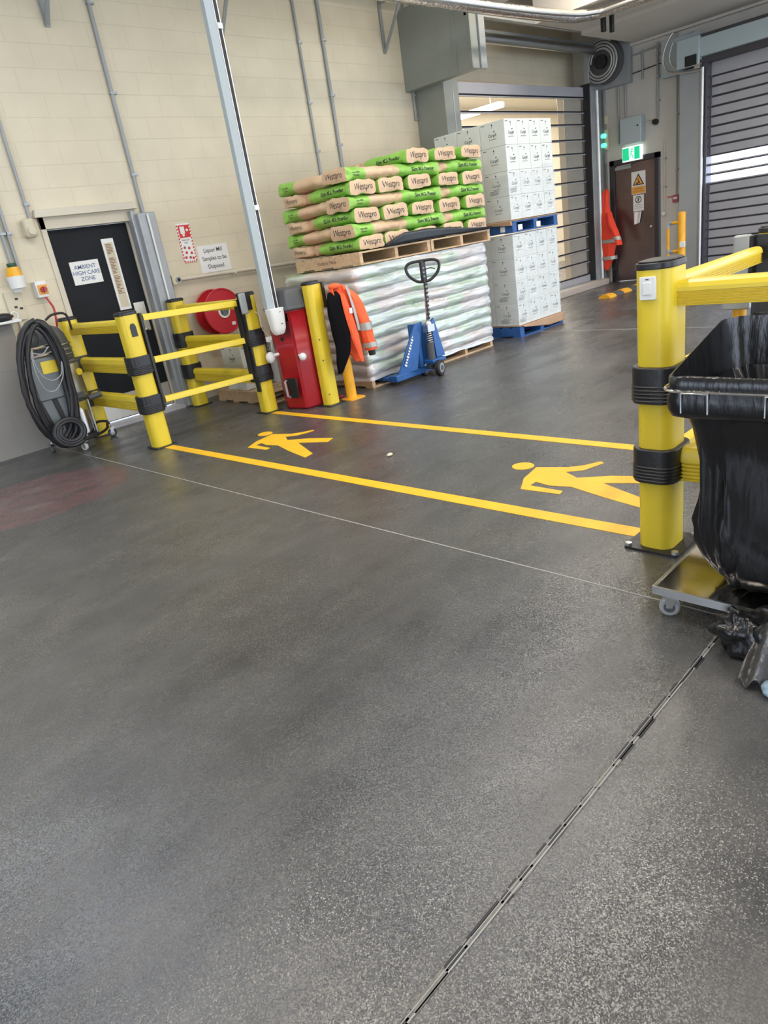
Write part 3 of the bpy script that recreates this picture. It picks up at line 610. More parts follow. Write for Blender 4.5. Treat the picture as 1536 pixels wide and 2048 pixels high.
# second jacket on the far wall
def cloth_tube(pts, rx, amp=.01, fr=7, n=28, seed=0, flat=.5, fx=1):
    P = smooth_path(pts, 5); k = len(P); m = []
    for i, p in enumerate(P):
        t = i/(k-1)*(len(rx)-1); a = min(int(t), len(rx)-2); r = rx[a]+(rx[a+1]-rx[a])*(t-a)
        ring = []
        for j in range(n):
            th = 2*pi*j/n; d = r*(1+amp/r*(sin(fr*th+seed)*.6+nz((cos(th)*2, sin(th)*2+seed, p.z*5), 1.2)*1.4))
            ring.append((p.x+fx*d*cos(th), p.y+flat*d*sin(th), p.z))
        m.append(ring)
    return m
k = thing('hi_vis_jacket', 'bright red orange hi-vis jacket hanging beside the far steel door', 'jacket', (14.15, 7.42, .25))
rg = cloth_tube([(14.28, 7.50, 1.84), (14.22, 7.49, 1.7), (14.2, 7.49, 1.45), (14.2, 7.45, 1.2), (14.2, 7.44, .9), (14.2, 7.45, .6), (14.2, 7.5, .27)], [.03, .07, .08, .13, .15, .16, .13, .03], .014, 5, seed=2, flat=1, fx=.7)
MB().loft(rg).build('body', HIVIS2, k)
rg = cloth_tube([(14.1, 7.36, 1.4), (14.02, 7.28, 1.2), (13.98, 7.17, 1.0), (13.97, 7.09, .76)], [.05, .075, .07, .065], .008, 4, seed=1, flat=1)
MB().loft(rg).build('sleeve', HIVIS2, k)
for z, r in ((.88, .165), (.55, .165)):
    MB().loft(cloth_tube([(14.2, 7.43, z), (14.2, 7.43, z-.07)], [r, r], .006, 5, seed=2, flat=1, fx=.72), cap=False).build('reflective_stripe', REFL, k)
MB().loft(cloth_tube([(13.975, 7.145, .93), (13.972, 7.12, .86)], [.078, .078], .004, 4, seed=1, flat=1), cap=False).build('reflective_stripe', REFL, k)

# ---------------------------------------------------------------- ceiling pipes at the top of the picture
def pipe(name, pts, r, m, label, cat='pipe', n=14): return tag(MB().tube(smooth_path(pts, 6), r, n).build(name, m), label, cat)
pipe('lagged_pipe', [(6.5, 6.36, 4.18), (8.7, 6.3, 4.18), (10.5, 6.18, 4.18), (11.0, 6.05, 4.18), (11.2, 5.6, 4.18), (11.2, 3.0, 4.18)], .075, FOIL, 'thick silver lagged pipe bending along the ceiling at the top', n=18)
pipe('pipe', [(6.5, 6.52, 4.2), (9, 6.48, 4.2), (10.8, 6.38, 4.2), (11.35, 6.15, 4.2), (11.42, 5.6, 4.2), (11.42, 3.0, 4.2)], .035, STEEL, 'slim steel pipe outside the silver lagged pipe, upper')
pipe('pipe', [(6.5, 6.2, 4.13), (9, 6.12, 4.13), (10.4, 5.98, 4.13), (10.85, 5.8, 4.13), (10.95, 5.4, 4.13), (10.95, 3.0, 4.13)], .03, STEEL, 'slim steel pipe inside the bend of the lagged pipe, lower')
k = tag(MB().box(11.5, 11.58, 6.0, 6.06, 4.0, 4.3).box(11.62, 11.68, 5.92, 5.98, 3.98, 4.3).build('pipe_hanger', DARK, bevel=.01), 'pair of short dark pipe hangers under the far ceiling', 'hanger')

# ---------------------------------------------------------------- floor paint
def flat(name, pts, m, label, cat, z=.0016, **k):
    return tag(MB().add(*[(lambda P: ([(x, y, z) for x, y in P], [tuple(range(len(P)))]))(pts)][0]) if 0 else _flat(name, pts, m, z), label, cat, **k)
def _flat(name, pts, m, z):
    mb = MB(); mb.prism(pts, .0002, z); return mb.build(name, m, smooth=False)
tag(_flat('painted_line', [(4.29, 1.44), (4.395, 1.44), (4.37, 6.33), (4.28, 6.33)], TAPE, .002), 'yellow painted walkway line on the floor, the far one by the red bin', 'floor line')
tag(_flat('painted_line', [(3.035, 1.47), (3.14, 1.47), (3.09, 6.40), (2.995, 6.40)], TAPE, .002), 'yellow painted walkway line on the floor, the near one toward the camera', 'floor line')
FIG = [(3.762, 2.547), (3.835, 2.342), (3.903, 2.266), (4.008, 2.201), (3.986, 2.164), (3.817, 2.218), (3.748, 2.312), (3.678, 2.189), (3.782, 2.012), (3.869, 1.753), (3.764, 1.706), (3.652, 1.995), (3.579, 1.826), (3.474, 1.575), (3.368, 1.55), (3.449, 1.884), (3.527, 2.142), (3.497, 2.284), (3.522, 2.397), (3.453, 2.395), (3.446, 2.154), (3.395, 2.144), (3.377, 2.416), (3.546, 2.506)]
HEAD = [(3.752+.072*cos(a*pi/16), 2.648+.078*sin(a*pi/16)) for a in range(32)]
for dx, dy, sc, lb in ((0, 0, 1, 'yellow walking figure painted on the floor beside the near right post'), (-.06, 2.98, 1, 'yellow walking figure painted on the floor near the left gate')):
    m = MB(); m.prism([(x+dx, y+dy) for x, y in FIG][::-1], .0002, .002); m.prism([(x+dx, y+dy) for x, y in HEAD], .0002, .002)
    tag(m.build('painted_pedestrian', TAPE, smooth=False), lb, 'floor marking')
tag(MB().sph((3.597, 3.80, .012), .03, .02, .012, 10).build('chalk_crumb', STONE), 'tiny pale yellow crumb lying between the two painted figures', 'crumb')

# ---------------------------------------------------------------- yellow barriers
def post(parent, x, y, h, wx=.17, wy=.17, collars=(), base=.23, capm=BLK, zb=0):
    m = MB(); m.prism(rrect(x, y, wx, wy, .055), .012, h-.03); p = m.build('post', YEL, parent, bevel=0)
    c = MB(); c.prism(rrect(x, y, wx+.01, wy+.01, .06), h-.035, h-.008); c.prism(rrect(x, y, wx-.012, wy-.012, .05), h-.008, h); c.build('cap', BLK, parent, bevel=.004)
    MB().prism(rrect(x, y, base, base, .02), 0, .012).build('base_plate', BLK if base < .3 else GREYLID, parent)
    for z0, z1 in collars:
        c = MB(); c.prism(rrect(x, y, wx+.045, wy+.045, .07), z0, z1)
        nr = 5
        for i in range(nr): c.prism(rrect(x, y, wx+.055, wy+.055, .075), z0+.01+i*.016, z0+.02+i*.016)
        c.build('collar', BLK, parent, bevel=.005)
    return p
def rail(parent, a, b, hz=.12, ty=.10, m=YEL, ribs=True, name='rail'):
    a = Vector(a); b = Vector(b); d = (b-a).normalized(); s = d.cross(Vector((0,0,1))).normalized(); u = Vector((0,0,1))
    pr = []
    N = 40
    hy, hh = ty/2, hz/2
    # cross section: rounded top, ribbed sides
    half = [(0, hh), (hy*.55, hh*.96), (hy*.85, hh*.78), (hy, hh*.45)]
    if ribs:
        z = hh*.15
        for i in range(5): half += [(hy, z), (hy*.80, z-.003), (hy*.80, z-.008), (hy, z-.011)]; z -= hh*.22
    half += [(hy, -hh*.9), (hy*.9, -hh), (0, -hh)]
    sec = half+[(-x, z) for x, z in half[1:-1]][::-1]
    rings = [[p+s*x+u*z for x, z in sec] for p in (a, b)]
    mb = MB(); mb.loft(rings); return mb.build(name, m, parent, ang=25)
COL = ((.74, .915), (.355, .53))
k = thing('safety_barrier', 'yellow safety barrier with two posts at the left, beside the vacuum', 'barrier', (3.02, 7.2, 0))
post(k, 3.03, 6.52, 1.335, .185, .17, COL); post(k, 3.02, 7.93, 1.335, .18, .17, COL)
for z, hz in ((1.205, .12), (.82, .15), (.44, .15)): rail(k, (3.03, 6.60, z), (3.03, 7.86, z), hz)
MB().box(3.108, 3.122, 6.47, 6.55, .03, 1.30).build('hinge_strip', BLK, k)
MB().prism([(3.0, .0), (3.06, 0), (3.06, .09), (3.045, .12), (3.015, .12), (3.0, .09)], 0, .006).xf(Matrix.Translation((-.0, 6.434, 1.10)) @ Matrix.Rotation(pi/2, 4, 'X')).build('oval_plug', BLK, k)
k = thing('safety_barrier', 'yellow safety barrier with two posts standing in front of the red hose reel', 'barrier', (4.35, 7.2, 0))
post(k, 4.35, 6.44, 1.30, .17, .17, COL); post(k, 4.34, 7.92, 1.315, .18, .17, COL)
for z, hz in ((1.19, .10), (.80, .14), (.40, .15)): rail(k, (4.35, 6.52, z), (4.34, 7.86, z), hz)
MB().box(4.245, 4.262, 6.38, 6.44, .25, 1.28).build('latch_strip', BLK, k)
k = thing('gate', 'yellow three rail swing gate between the two left barriers', 'gate', (3.14, 6.45, 0))
for z0, z1 in ((1.255, 1.205), (.85, .85-.035), (.455, .425)):
    rail(k, (3.16, 6.46, z0), (4.245, 6.46, z1), .06, .06, YEL2, False)
MB().box(3.128, 3.15, 6.43, 6.48, .38, 1.30).build('hinge_bar', BLK, k); MB().box(4.225, 4.243, 6.425, 6.495, .36, 1.24).build('end_bar', BLK, k)
k = thing('gate_reader', 'grey gate reader box on the top of the right gate post', 'box', (4.24, 6.33, 1.1))
MB().box(4.205, 4.285, 6.325, 6.355, 1.09, 1.30).build('housing', GREYP, k, bevel=.01); MB().box(4.285, 4.345, 6.335, 6.355, 1.12, 1.30).build('dark_face', DARK, k)
tag(MB().tube(smooth_path([(4.36, 6.34, 1.09), (4.40, 6.33, 1.05), (4.41, 6.33, .9), (4.47, 6.32, .8), (4.47, 6.32, .66)], 6), .004, 6).build('cable', WHITE), 'thin pale cable dangling down the right gate post', 'cable')
k = thing('gate_actuator', 'white swing arm actuator linking the gate post to the red bin', 'actuator', (4.4, 6.3, .6))
MB().sph((4.40, 6.28, .595), .055, .05, .062, 18).build('round_cover', WHITE, k); MB().cyl((4.42, 6.27, .61), (4.60, 6.18, .625), .018, n=12).build('arm', WHITE, k); MB().sph((4.545, 5.90, .575), .042, .042, .042, 16).cyl((4.60, 6.18, .62), (4.545, 5.93, .58), .016, n=10).build('ball_end', WHITE, k)
# foreground barrier on the right
k = thing('safety_barrier', 'large yellow safety barrier with ribbed rails in the right foreground', 'barrier', (3.03, 1.0, 0))
post(k, 3.03, 1.35, 1.345, .20, .165, ((.735, .90), (.355, .52)), base=.27)
for i, (dx, dy) in enumerate(((-.115, -.115), (-.115, .115), (.115, -.115), (.115, .115))):
    MB().cyl((3.03+dx, 1.35+dy, .012), (3.03+dx, 1.35+dy, .026), .017, n=6).build('bolt', STEEL, k)
for z, hz in ((1.20, .105), (.815, .16), (.435, .16)): rail(k, (3.05, 1.30, z), (3.05, -.9, z), hz, .11)
post(k, 3.03, -.95, 1.345, .20, .165, ((.735, .90), (.355, .52)), base=.27)
MB().box(3.128, 3.142, 1.30, 1.39, .02, 1.29).build('hinge_strip', BLK, k)
k = thing('socket_plate', 'small white rocker switch plate on the foreground yellow post', 'switch', (2.93, 1.36, 1.18))
MB().box(2.917, 2.932, 1.325, 1.395, 1.19, 1.285).build('plate', WHITE, k, bevel=.003); MB().box(2.912, 2.918, 1.342, 1.378, 1.212, 1.262).build('rocker', WHITE, k, bevel=.002); MB().box(2.9155, 2.9175, 1.353, 1.367, 1.272, 1.276).build('slot', DARK, k)
k = thing('gate', 'yellow ribbed swing gate running back from the foreground post', 'gate', (3.16, 1.35, 0))
for z in (1.215, .815, .42): rail(k, (3.18, 1.36, z), (4.22, 1.36, z), .085, .07, YEL2)
MB().cyl((3.16, 1.36, 1.18), (3.16, 1.36, 1.25), .03, n=14).box(3.142, 3.18, 1.34, 1.38, .3, 1.20).build('hinge_bar', BLK, k)
k = thing('safety_barrier', 'yellow and black barrier post at the right edge behind the ribbed gate', 'barrier', (4.4, 1.3, 0))
post(k, 4.42, 1.31, 1.35, .20, .17, ((.74, .9), (.355, .52)), base=.27)
for z, hz in ((1.20, .105), (.815, .16), (.435, .16)): rail(k, (4.42, 1.25, z), (4.42, -.9, z), hz, .11)
MB().box(4.31, 4.325, 1.30, 1.40, .05, 1.31).build('latch_strip', BLK, k)
post(k, 4.42, -.95, 1.345, .20, .165, ((.735, .90), (.355, .52)), base=.27)
k = thing('gate_reader', 'rounded grey gate reader box at the right edge above the ribbed gate', 'box', (4.28, 1.42, 1.1))
MB().prism(rrect(4.285, 1.45, .05, .09, .015), 1.06, 1.32).build('housing', GREYP, k, bevel=.01); MB().box(4.262, 4.30, 1.39, 1.405, 1.06, 1.31).build('dark_face', DARK, k)
k = thing('small_post', 'short orange post with grey head beyond the ribbed gate', 'post', (4.7, 1.62, 0))
MB().cyl((4.72, 1.60, 0), (4.72, 1.60, .86), .04, n=14).build('tube', ORG, k); MB().box(4.64, 4.80, 1.52, 1.68, .86, .93).build('head', GREYP, k, bevel=.008); MB().box(4.66, 4.78, 1.54, 1.66, 0, .01).build('foot', GALV, k)
# single posts by the red bin
k = thing('bollard', 'plain yellow post between the red bin and the hanging jacket', 'bollard', (4.77, 5.83, 0)); post(k, 4.77, 5.84, 1.31, .17, .15, (), base=.24)
for z in (.72, .5, .13): MB().cyl((4.70, 5.765, z), (4.70, 5.758, z), .008, n=8).build('screw', GREYLID, k)
MB().box(4.86, 4.90, 5.83, 5.9, 1.02, 1.27).build('side_bracket', YEL, k); MB().box(4.90, 4.925, 5.80, 5.86, 1.02, 1.28).build('black_hook_bar', BLK, k)
k = thing('bollard', 'orange yellow round bollard under the hanging jacket', 'bollard', (5.02, 5.77, 0))
MB().cyl((5.02, 5.77, 0), (5.02, 5.77, 1.14), .058, n=24).sph((5.02, 5.77, 1.14), .058, .058, .03, 20).build('tube', ORG, k)
m = MB(); m.prism(rrect(5.03, 5.76, .22, .2, .03), 0, .012).build('foot', ORG, k)
# jacket hanging on the bollard
k = thing('hi_vis_jacket', 'orange hi-vis jacket with black lining hanging on the round bollard', 'jacket', (5.0, 5.68, .4))
rg = cloth_tube([(5.0, 5.74, 1.225), (5.03, 5.72, 1.20), (5.04, 5.70, 1.08), (5.07, 5.69, .95), (5.08, 5.69, .75), (5.10, 5.69, .55), (5.14, 5.69, .40)], [.03, .10, .13, .14, .11, .09, .075, .045], .010, 5, seed=3, flat=.60)
MB().loft(rg).build('body', HIVIS, k)
hd = MB(); P_ = []
for i in range(9):
    v = i/8; P_.append([(4.95+.085*cos(a*pi/14)*(1-.12*v)+.01*sin(a), 5.635-.02*v+.055*sin(a*pi/14), 1.235-.02*(1-cos((a-7)*pi/14))-.15*v+.02*sin(a*pi/14)*0) for a in range(-1, 16)])
hd.loft(P_, cap=False, closed_ring=False).build('hood', HIVIS, k, solid=.008)
MB().sph((4.93, 5.65, 1.22), .075, .055, .035, 18).build('collar', HIVIS, k)
rg = cloth_tube([(4.90, 5.66, 1.17), (4.885, 5.63, 1.10), (4.88, 5.62, .95), (4.885, 5.61, .75), (4.875, 5.61, .58), (4.83, 5.61, .45), (4.79, 5.62, .34)], [.05, .095, .115, .115, .10, .07, .025], .010, 5, seed=8, flat=.42)
MB().loft(rg).build('lining', LINING, k)
rg = cloth_tube([(4.955, 5.575, 1.14), (4.97, 5.57, 1.03), (5.0, 5.57, .9), (5.04, 5.575, .7), (5.08, 5.58, .5), (5.10, 5.58, .40)], [.02, .035, .045, .05, .045, .03, .015], .006, 3, seed=5, flat=.5)
MB().loft(rg).build('front_panel', HIVIS, k)
rg = cloth_tube([(5.08, 5.67, 1.17), (5.13, 5.64, 1.08), (5.17, 5.62, .95), (5.205, 5.60, .8), (5.235, 5.59, .63), (5.255, 5.585, .50)], [.05, .085, .088, .08, .08, .072, .066], .008, 4, seed=4, flat=.9)
MB().loft(rg).build('sleeve', HIVIS, k)
MB().cyl((5.255, 5.585, .52), (5.262, 5.583, .44), .042, .038, 18).build('cuff', DARK, k)
for z0, z1, xx in ((.80, .72, 5.213), (.585, .53, 5.246)):
    MB().loft(cloth_tube([(xx-.004, 5.597, z0), (xx+.006, 5.592, z1)], [.089, .086], .004, 4, seed=4, flat=.92), cap=False).build('reflective_stripe', REFL, k)
st = MB(); pth = smooth_path([(5.05, 5.60, 1.215), (5.06, 5.575, 1.12), (5.07, 5.555, .98), (5.085, 5.55, .85), (5.10, 5.555, .74)], 5)
st.loft([[(p.x-.024, p.y-.004, p.z), (p.x+.022, p.y+.006, p.z-.004), (p.x+.022, p.y+.012, p.z-.004), (p.x-.024, p.y+.002, p.z)] for p in pth]).build('reflective_stripe', REFL, k)
MB().box(4.985, 5.025, 5.535, 5.541, .93, .985).build('badge', PAPER, k)
# tall white trunking
k = thing('cable_trunking', 'tall white vertical trunking post with a rounded white box at its foot', 'trunking', (4.36, 6.1, 0))
MB().box(4.335, 4.425, 6.06, 6.12, 1.06, CEIL).build('channel', mat('pale_grey_trunking', (.38, .43, .44), .45), k, bevel=.004)
MB().box(4.433, 4.466, 6.055, 6.115, 1.06, CEIL).build('cable_slot', DARK, k, bevel=.003); MB().box(4.425, 4.433, 6.058, 6.12, 1.06, CEIL).box(4.466, 4.476, 6.055, 6.12, 1.06, CEIL).build('channel_edge', WHITE, k)
for z in (3.58, 2.05): MB().box(4.43, 4.478, 6.045, 6.118, z, z+.045).build('clip', WHITE, k)
m = MB(); m.loft([[(x+4.42, y+6.06, z) for x, y in rrect(0, 0, w_, d_, r_)] for z, w_, d_, r_ in ((.835, .09, .05, .02), (.85, .13, .085, .035), (.90, .165, .11, .04), (1.10, .185, .12, .03), (1.105, .17, .11, .03))]); m.build('foot_box', WHITE, k)
MB().box(4.43, 4.45, 6.0, 6.004, .94, .947).box(4.43, 4.45, 6.0, 6.004, 1.06, 1.067).build('screw', DARK, k)
# red bin
k = thing('waste_bin', 'tall red waste bin with a dark grey lid beside the right gate post', 'bin', (4.6, 6.15, 0))
A = [(4.43, 6.22), (4.475, 5.955), (4.66, 5.90), (4.93, 6.12), (4.80, 6.42), (4.55, 6.44)]
A = [(x+.05, y+.02) for x, y in A]
cx, cy = 4.71, 6.19
m = MB(); m.loft([[(cx+(x-cx)*s_, cy+(y-cy)*s_, z) for x, y in A] for z, s_ in ((0, .98), (.03, 1), (.5, 1.0), (1.04, 1.04), (1.06, 1.04))]); m.build('body', RED, k, bevel=.02)
m = MB(); m.loft([[(cx+(x-cx)*s_, cy+(y-cy)*s_, z) for x, y in A] for z, s_ in ((1.055, 1.12), (1.085, 1.14), (1.10, 1.08), (1.24, .98), (1.275, .88))]); m.build('lid', GREYLID, k, bevel=.015)
MB().cyl((4.452, 6.07, .78), (4.444, 6.069, .78), .022, n=14).build('lock_hole', DARK, k)
k2 = MB().hexa([(4.445,6.12,.14),(4.468,6.0,.14),(4.47,6.0,.14),(4.45,6.12,.14),(4.425,6.12,.36),(4.445,5.98,.36),(4.47,5.98,.36),(4.45,6.12,.36)]).build('hatch', DARK, k)
MB().tube([(4.44, 6.12, .34), (4.40, 6.11, .33), (4.405, 6.11, .17), (4.44, 6.12, .15)], .012, 8).build('handle', GREYP, k)
tag(MB().box(4.90, 5.05, 5.93, 6.02, .0, .03).build('wedge', RED, bevel=.008), 'small red wedge lying on the floor behind the yellow post', 'wedge')
# hose reel
k = thing('hose_reel', 'red fire hose reel mounted on the wall behind the barrier', 'hose reel', (4.95, 7.9, 1.0))
RX, RZ = 4.95, 1.06
for y, nm in ((7.86, 'front_disc'), (8.08, 'rear_disc')):
    dx = 0
    m = MB(); m.tube([(RX+dx+.27*cos(a*pi/24), y, RZ+.27*sin(a*pi/24)) for a in range(48)], .012, 8, closed=True)
    m.cyl((RX+dx, y, RZ), (RX+dx, y+.012, RZ), .27, n=48); m.build(nm, REDP, k)
MB().cyl((RX, 7.87, RZ), (RX, 8.08, RZ), .19, n=36).build('hose_drum', REDP, k)
MB().cyl((RX, 7.858, RZ), (RX, 7.845, RZ), .085, n=28).build('hub_label', PAPER, k); MB().cyl((RX, 7.846, RZ), (RX, 7.84, RZ), .06, n=24).build('hub', GREYLID, k)
MB().box(RX+.08, RX+.13, 7.85, 7.859, RZ-.19, RZ-.15).box(RX+.17, RX+.21, 7.85, 7.859, RZ-.14, RZ-.04).build('label', PAPER, k)
MB().cyl((RX, 8.08, RZ), (RX, 8.2, RZ), .05, n=14).build('wall_mount', REDP, k)
m = MB()
for i in range(6): m.bar((RX-.03+i*.015, 7.838, RZ-.05), (RX-.03+i*.015, 7.838, RZ+.05), .004, .006)
m.build('spokes', STEEL, k)

# ---------------------------------------------------------------- pallets
def pallet(name, x0, y0, z0, wx, wy, m, label, cat='pallet', h=.14, text=None, sw=.05, notch=True, group=None, nb=7):
    k = thing(name, label, cat, (x0+wx/2, y0+wy/2, z0), group)
    bw = wy/nb*.80
    for i in range(nb):
        yy = y0+(wy-bw)*i/(nb-1)
        MB().box(x0, x0+wx, yy, yy+bw, z0+h-.018, z0+h).build('deck_board', m, k, smooth=False)
        if i % 2 == 0 or nb > 7 or i == nb-1: MB().box(x0, x0+wx, yy, yy+bw, z0, z0+.016).build('bottom_board', m, k, smooth=False)
    for i in range(3):
        xx = x0+(wx-sw)*i/2
        s = MB().box(xx, xx+sw, y0+.006, y0+wy-.006, z0+.016, z0+h-.018)
        if text and i == 0: text_mb(s, text, .055, FX(xx-.001, y0+wy*.5, z0+h*.5), 1, .01)
        s.build('stringer', [m, INKBR], k, smooth=False)
    return k
PZ = 1.365
pallet('wooden_pallet', 5.46, 5.87, 0, 1.18, 1.15, WOOD, 'pine pallet on the floor under the wrapped sacks, left one beside the blue pallet jack', text='Pallet')
pallet('wooden_pallet', 6.66, 5.87, 0, 1.18, 1.15, WOOD, 'pine pallet on the floor under the wrapped sacks, right one beside the blue pallet')
pallet('wooden_pallet', 5.56, 5.86, PZ, 1.2, 1.15, WOOD, 'pine pallet with a printed end board carrying the left half of the open sacks', text='Fonterra Pallet', nb=7)
pallet('wooden_pallet', 6.78, 5.86, PZ, 1.2, 1.15, WOOD, 'pine pallet carrying the taller right half of the open sacks')
pallet('blue_pallet', 8.38, 5.77, 0, 1.14, 1.2, BLUEW, 'blue pallet on the floor under the wrapped white cartons', sw=.1, h=.145)
k = pallet('blue_pallet', 8.38, 5.77, 1.405, 1.14, 1.2, BLUEW, 'blue pallet lifted on top of the lower white cartons', sw=.1, h=.145)
for x, t in ((8.50, 0), (8.95, 0)): MB().box(x, x+.1, 5.763, 5.77, 1.43, 1.50).build('tag', PAPER, k)
MB().box(8.373, 8.38, 5.9, 5.97, 1.43, 1.50).build('tag', PAPER, k)
# black slip sheet sagging in front of the lowest sacks
HS = lambda u: .006+.115*max(0, min(1, u/.16))*(1-.82*sm(.35, 1, u))
def sm(a, b, x): t = max(0, min(1, (x-a)/(b-a))); return t*t*(3-2*t)
def sheet_fn(u, v):
    x = 5.95+2.0*u; edge = 5.80+.04*sin(u*3); 
    t = v
    y = 6.35-(6.35-edge)*t; z = PZ+.148+HS(u)*t**1.5+.006*sin(u*22)*t*(1-u)
    return (x, y, z)
m = MB().grid(24, 10, sheet_fn)
m.grid(24, 4, lambda u, v: (5.95+2.0*u, 5.80+.04*sin(u*3)+.012*v, PZ+.148+HS(u)*(1-.98*v)))
tag(m.build('slip_sheet', SHEET, solid=.002), 'black plastic slip sheet sagging over the pallet edge below the open sacks', 'plastic sheet')

# ---------------------------------------------------------------- sacks
HX, HY, HZ = .415, .21, .0735
def sm(a, b, x): t = max(0, min(1, (x-a)/(b-a))); return t*t*(3-2*t)
def sack_fn(x, y, z, sd):
    e = sm(.72, .99, abs(x)); n = 2.15*(1-e)+7*e
    mx = max(abs(y), abs(z)); r = (abs(y)**n+abs(z)**n)**(1/n) if mx > 0 else 1
    s = mx/r if r > 0 else 1
    y2, z2 = y*s, z*s
    hz = HZ*1.05*(1-.09*sm(.5, 1, abs(x))-.22*sm(.6, 1, -x)); hy = HY*(1-.06*sm(.6, 1, abs(x))-.22*sm(.65, 1, -x))
    X = x*HX*(1-.035*(z2*z2)*(1-y2*y2)*0)+(.012*(1-y2*y2)*(1-z2*z2)*(1 if x > 0 else -1))*sm(.9, 1, abs(x))
    p = Vector((X, y2*hy, z2*hz))
    d = .013*nz((p.x*6+sd, p.y*8, p.z*10), 1)+.007*nz((p.x*24+sd, p.y*18, p.z*26), 1)*(.5+sm(.6, 1, abs(x)))
    p += Vector((0, y2, z2))*d*1.2
    p.z -= .006*abs(y2)**4
    return p
def make_sack(sd, lettered=True):
    m = MB(); nx, ny, nz_ = 34, 12, 6
    lin = lambda i, n: -1+2*i/n
    for s in (-1, 1):
        f = (lambda s: (lambda u, v: sack_fn(2*u-1, (2*v-1), s, sd)))(s); m.grid(nx, ny, f if s > 0 else (lambda u, v, g=f: g(u, 1-v)))
        f = (lambda s: (lambda u, v: sack_fn(2*u-1, s, 2*v-1, sd)))(s); m.grid(nx, nz_, f if s < 0 else (lambda u, v, g=f: g(u, 1-v)))
        f = (lambda s: (lambda u, v: sack_fn(s, 2*u-1, 2*v-1, sd)))(s); m.grid(ny, nz_, f if s > 0 else (lambda u, v, g=f: g(1-u, v)))
    if lettered:
        def wend(s):
            return lambda tx, ty: sack_fn(s, max(-1, min(1, s*tx/HY)), max(-1, min(1, ty/(HZ*.9))), sd)+Vector((s*.0022, 0, 0))
        text_mb(m, 'Westpro', .088, None, 1, .0, sx=.92, warp=wend(1)); text_mb(m, 'Westpro', .088, None, 1, .0, sx=.92, warp=wend(-1))
        def wside(s, x0):
            return lambda tx, ty: sack_fn(max(-.98, min(.98, (x0-s*tx)/HX)), s, max(-1, min(1, ty/HZ)), sd)+Vector((0, s*.0025, 0))
        text_mb(m, 'Skim Milk Powder', .056, None, 1, .02, sx=.95, warp=wside(-1, .12))
        text_mb(m, 'Skim Milk\nPowder', .026, None, 1, .01, warp=wside(1, .27))
    return m.build('sack', [SACK, INK], origin=(0, 0, 0), ang=60)
protos = [make_sack(i*3.7) for i in range(4)]; used = [False]*4
rowname = ['lowest row', 'second lowest row', 'third lowest row', 'middle row', 'third highest row', 'second highest row', 'top row']
def put_sack(x, y, z, rz, label, group, tilt=0.0):
    i = random.randrange(4)
    if used[i]: o = protos[i].copy(); C.objects.link(o)
    else: o = protos[i]; used[i] = True
    o.location = (x, y, z+HZ); o.rotation_euler = (random.uniform(-.03, .03), tilt+random.uniform(-.012, .012), rz+random.uniform(-.025, .025))
    return tag(o, label, 'sack', group)
random.seed(21)
S0 = PZ+.152; PITCH = .1415; G1 = 'open milk powder sacks on the wooden pallets'
endx = [5.79, 6.24, 6.73, 7.24, 7.74]; ordn = ['first', 'second', 'third', 'fourth', 'fifth']
for r in range(7):
    z = S0+r*PITCH
    if r % 2 == 0:
        for i, x in enumerate(endx):
            if r == 6 and i < 2: continue
            put_sack(x, 5.87+HX+random.uniform(-.012, .02), z, -pi/2, f'kraft sack end, {rowname[r]} of the open stack, {ordn[i]} of five from the left' if r < 6 else f'kraft sack end on top of the open stack, {["", "", "left", "middle", "right"][i]} of three', G1)
        if r < 6: put_sack(5.57+HX, 6.88, z, 0, f'kraft sack at the back left of the open stack, {rowname[r]}', G1)
        else: put_sack(7.0, 6.90, z, 0, 'kraft sack at the back of the top row', G1)
    else:
        put_sack(5.56+HX, 5.87+HY, z, pi, f'green and kraft sack lengthways, {rowname[r]} of the open stack, left corner', G1)
        put_sack(6.27+HX, 5.875+HY, z, 0, f'green sack lengthways, {rowname[r]} of the open stack, middle', G1)
        put_sack(7.13+HX, 5.875+HY, z, 0, f'green sack lengthways, {rowname[r]} of the open stack, right end', G1)
        put_sack(5.57+HY, 6.27+HX, z, pi/2, f'green tipped kraft sack along the left side of the open stack, {rowname[r]}', G1)
# lower wrapped sacks
random.seed(5); G2 = 'wrapped sacks below the open sacks'
LP = .1335
rn2 = ['bottom', 'second', 'third', 'fourth', 'fifth', 'sixth', 'seventh', 'eighth', 'topmost']
for r in range(9):
    z = .142+r*LP-.006
    if True:
        for i in range(3): put_sack(5.47+HX+.80*i*.975, 5.89+HY, z, [0, pi, pi, 0][(r+i) % 4], f'lengthways sack under stretch wrap, {rn2[r]} layer, {ordn[i]} from the left', G2)
        put_sack(5.47+HY, 6.31+HX, z, pi/2, f'sack under stretch wrap along the left side, {rn2[r]} layer', G2)
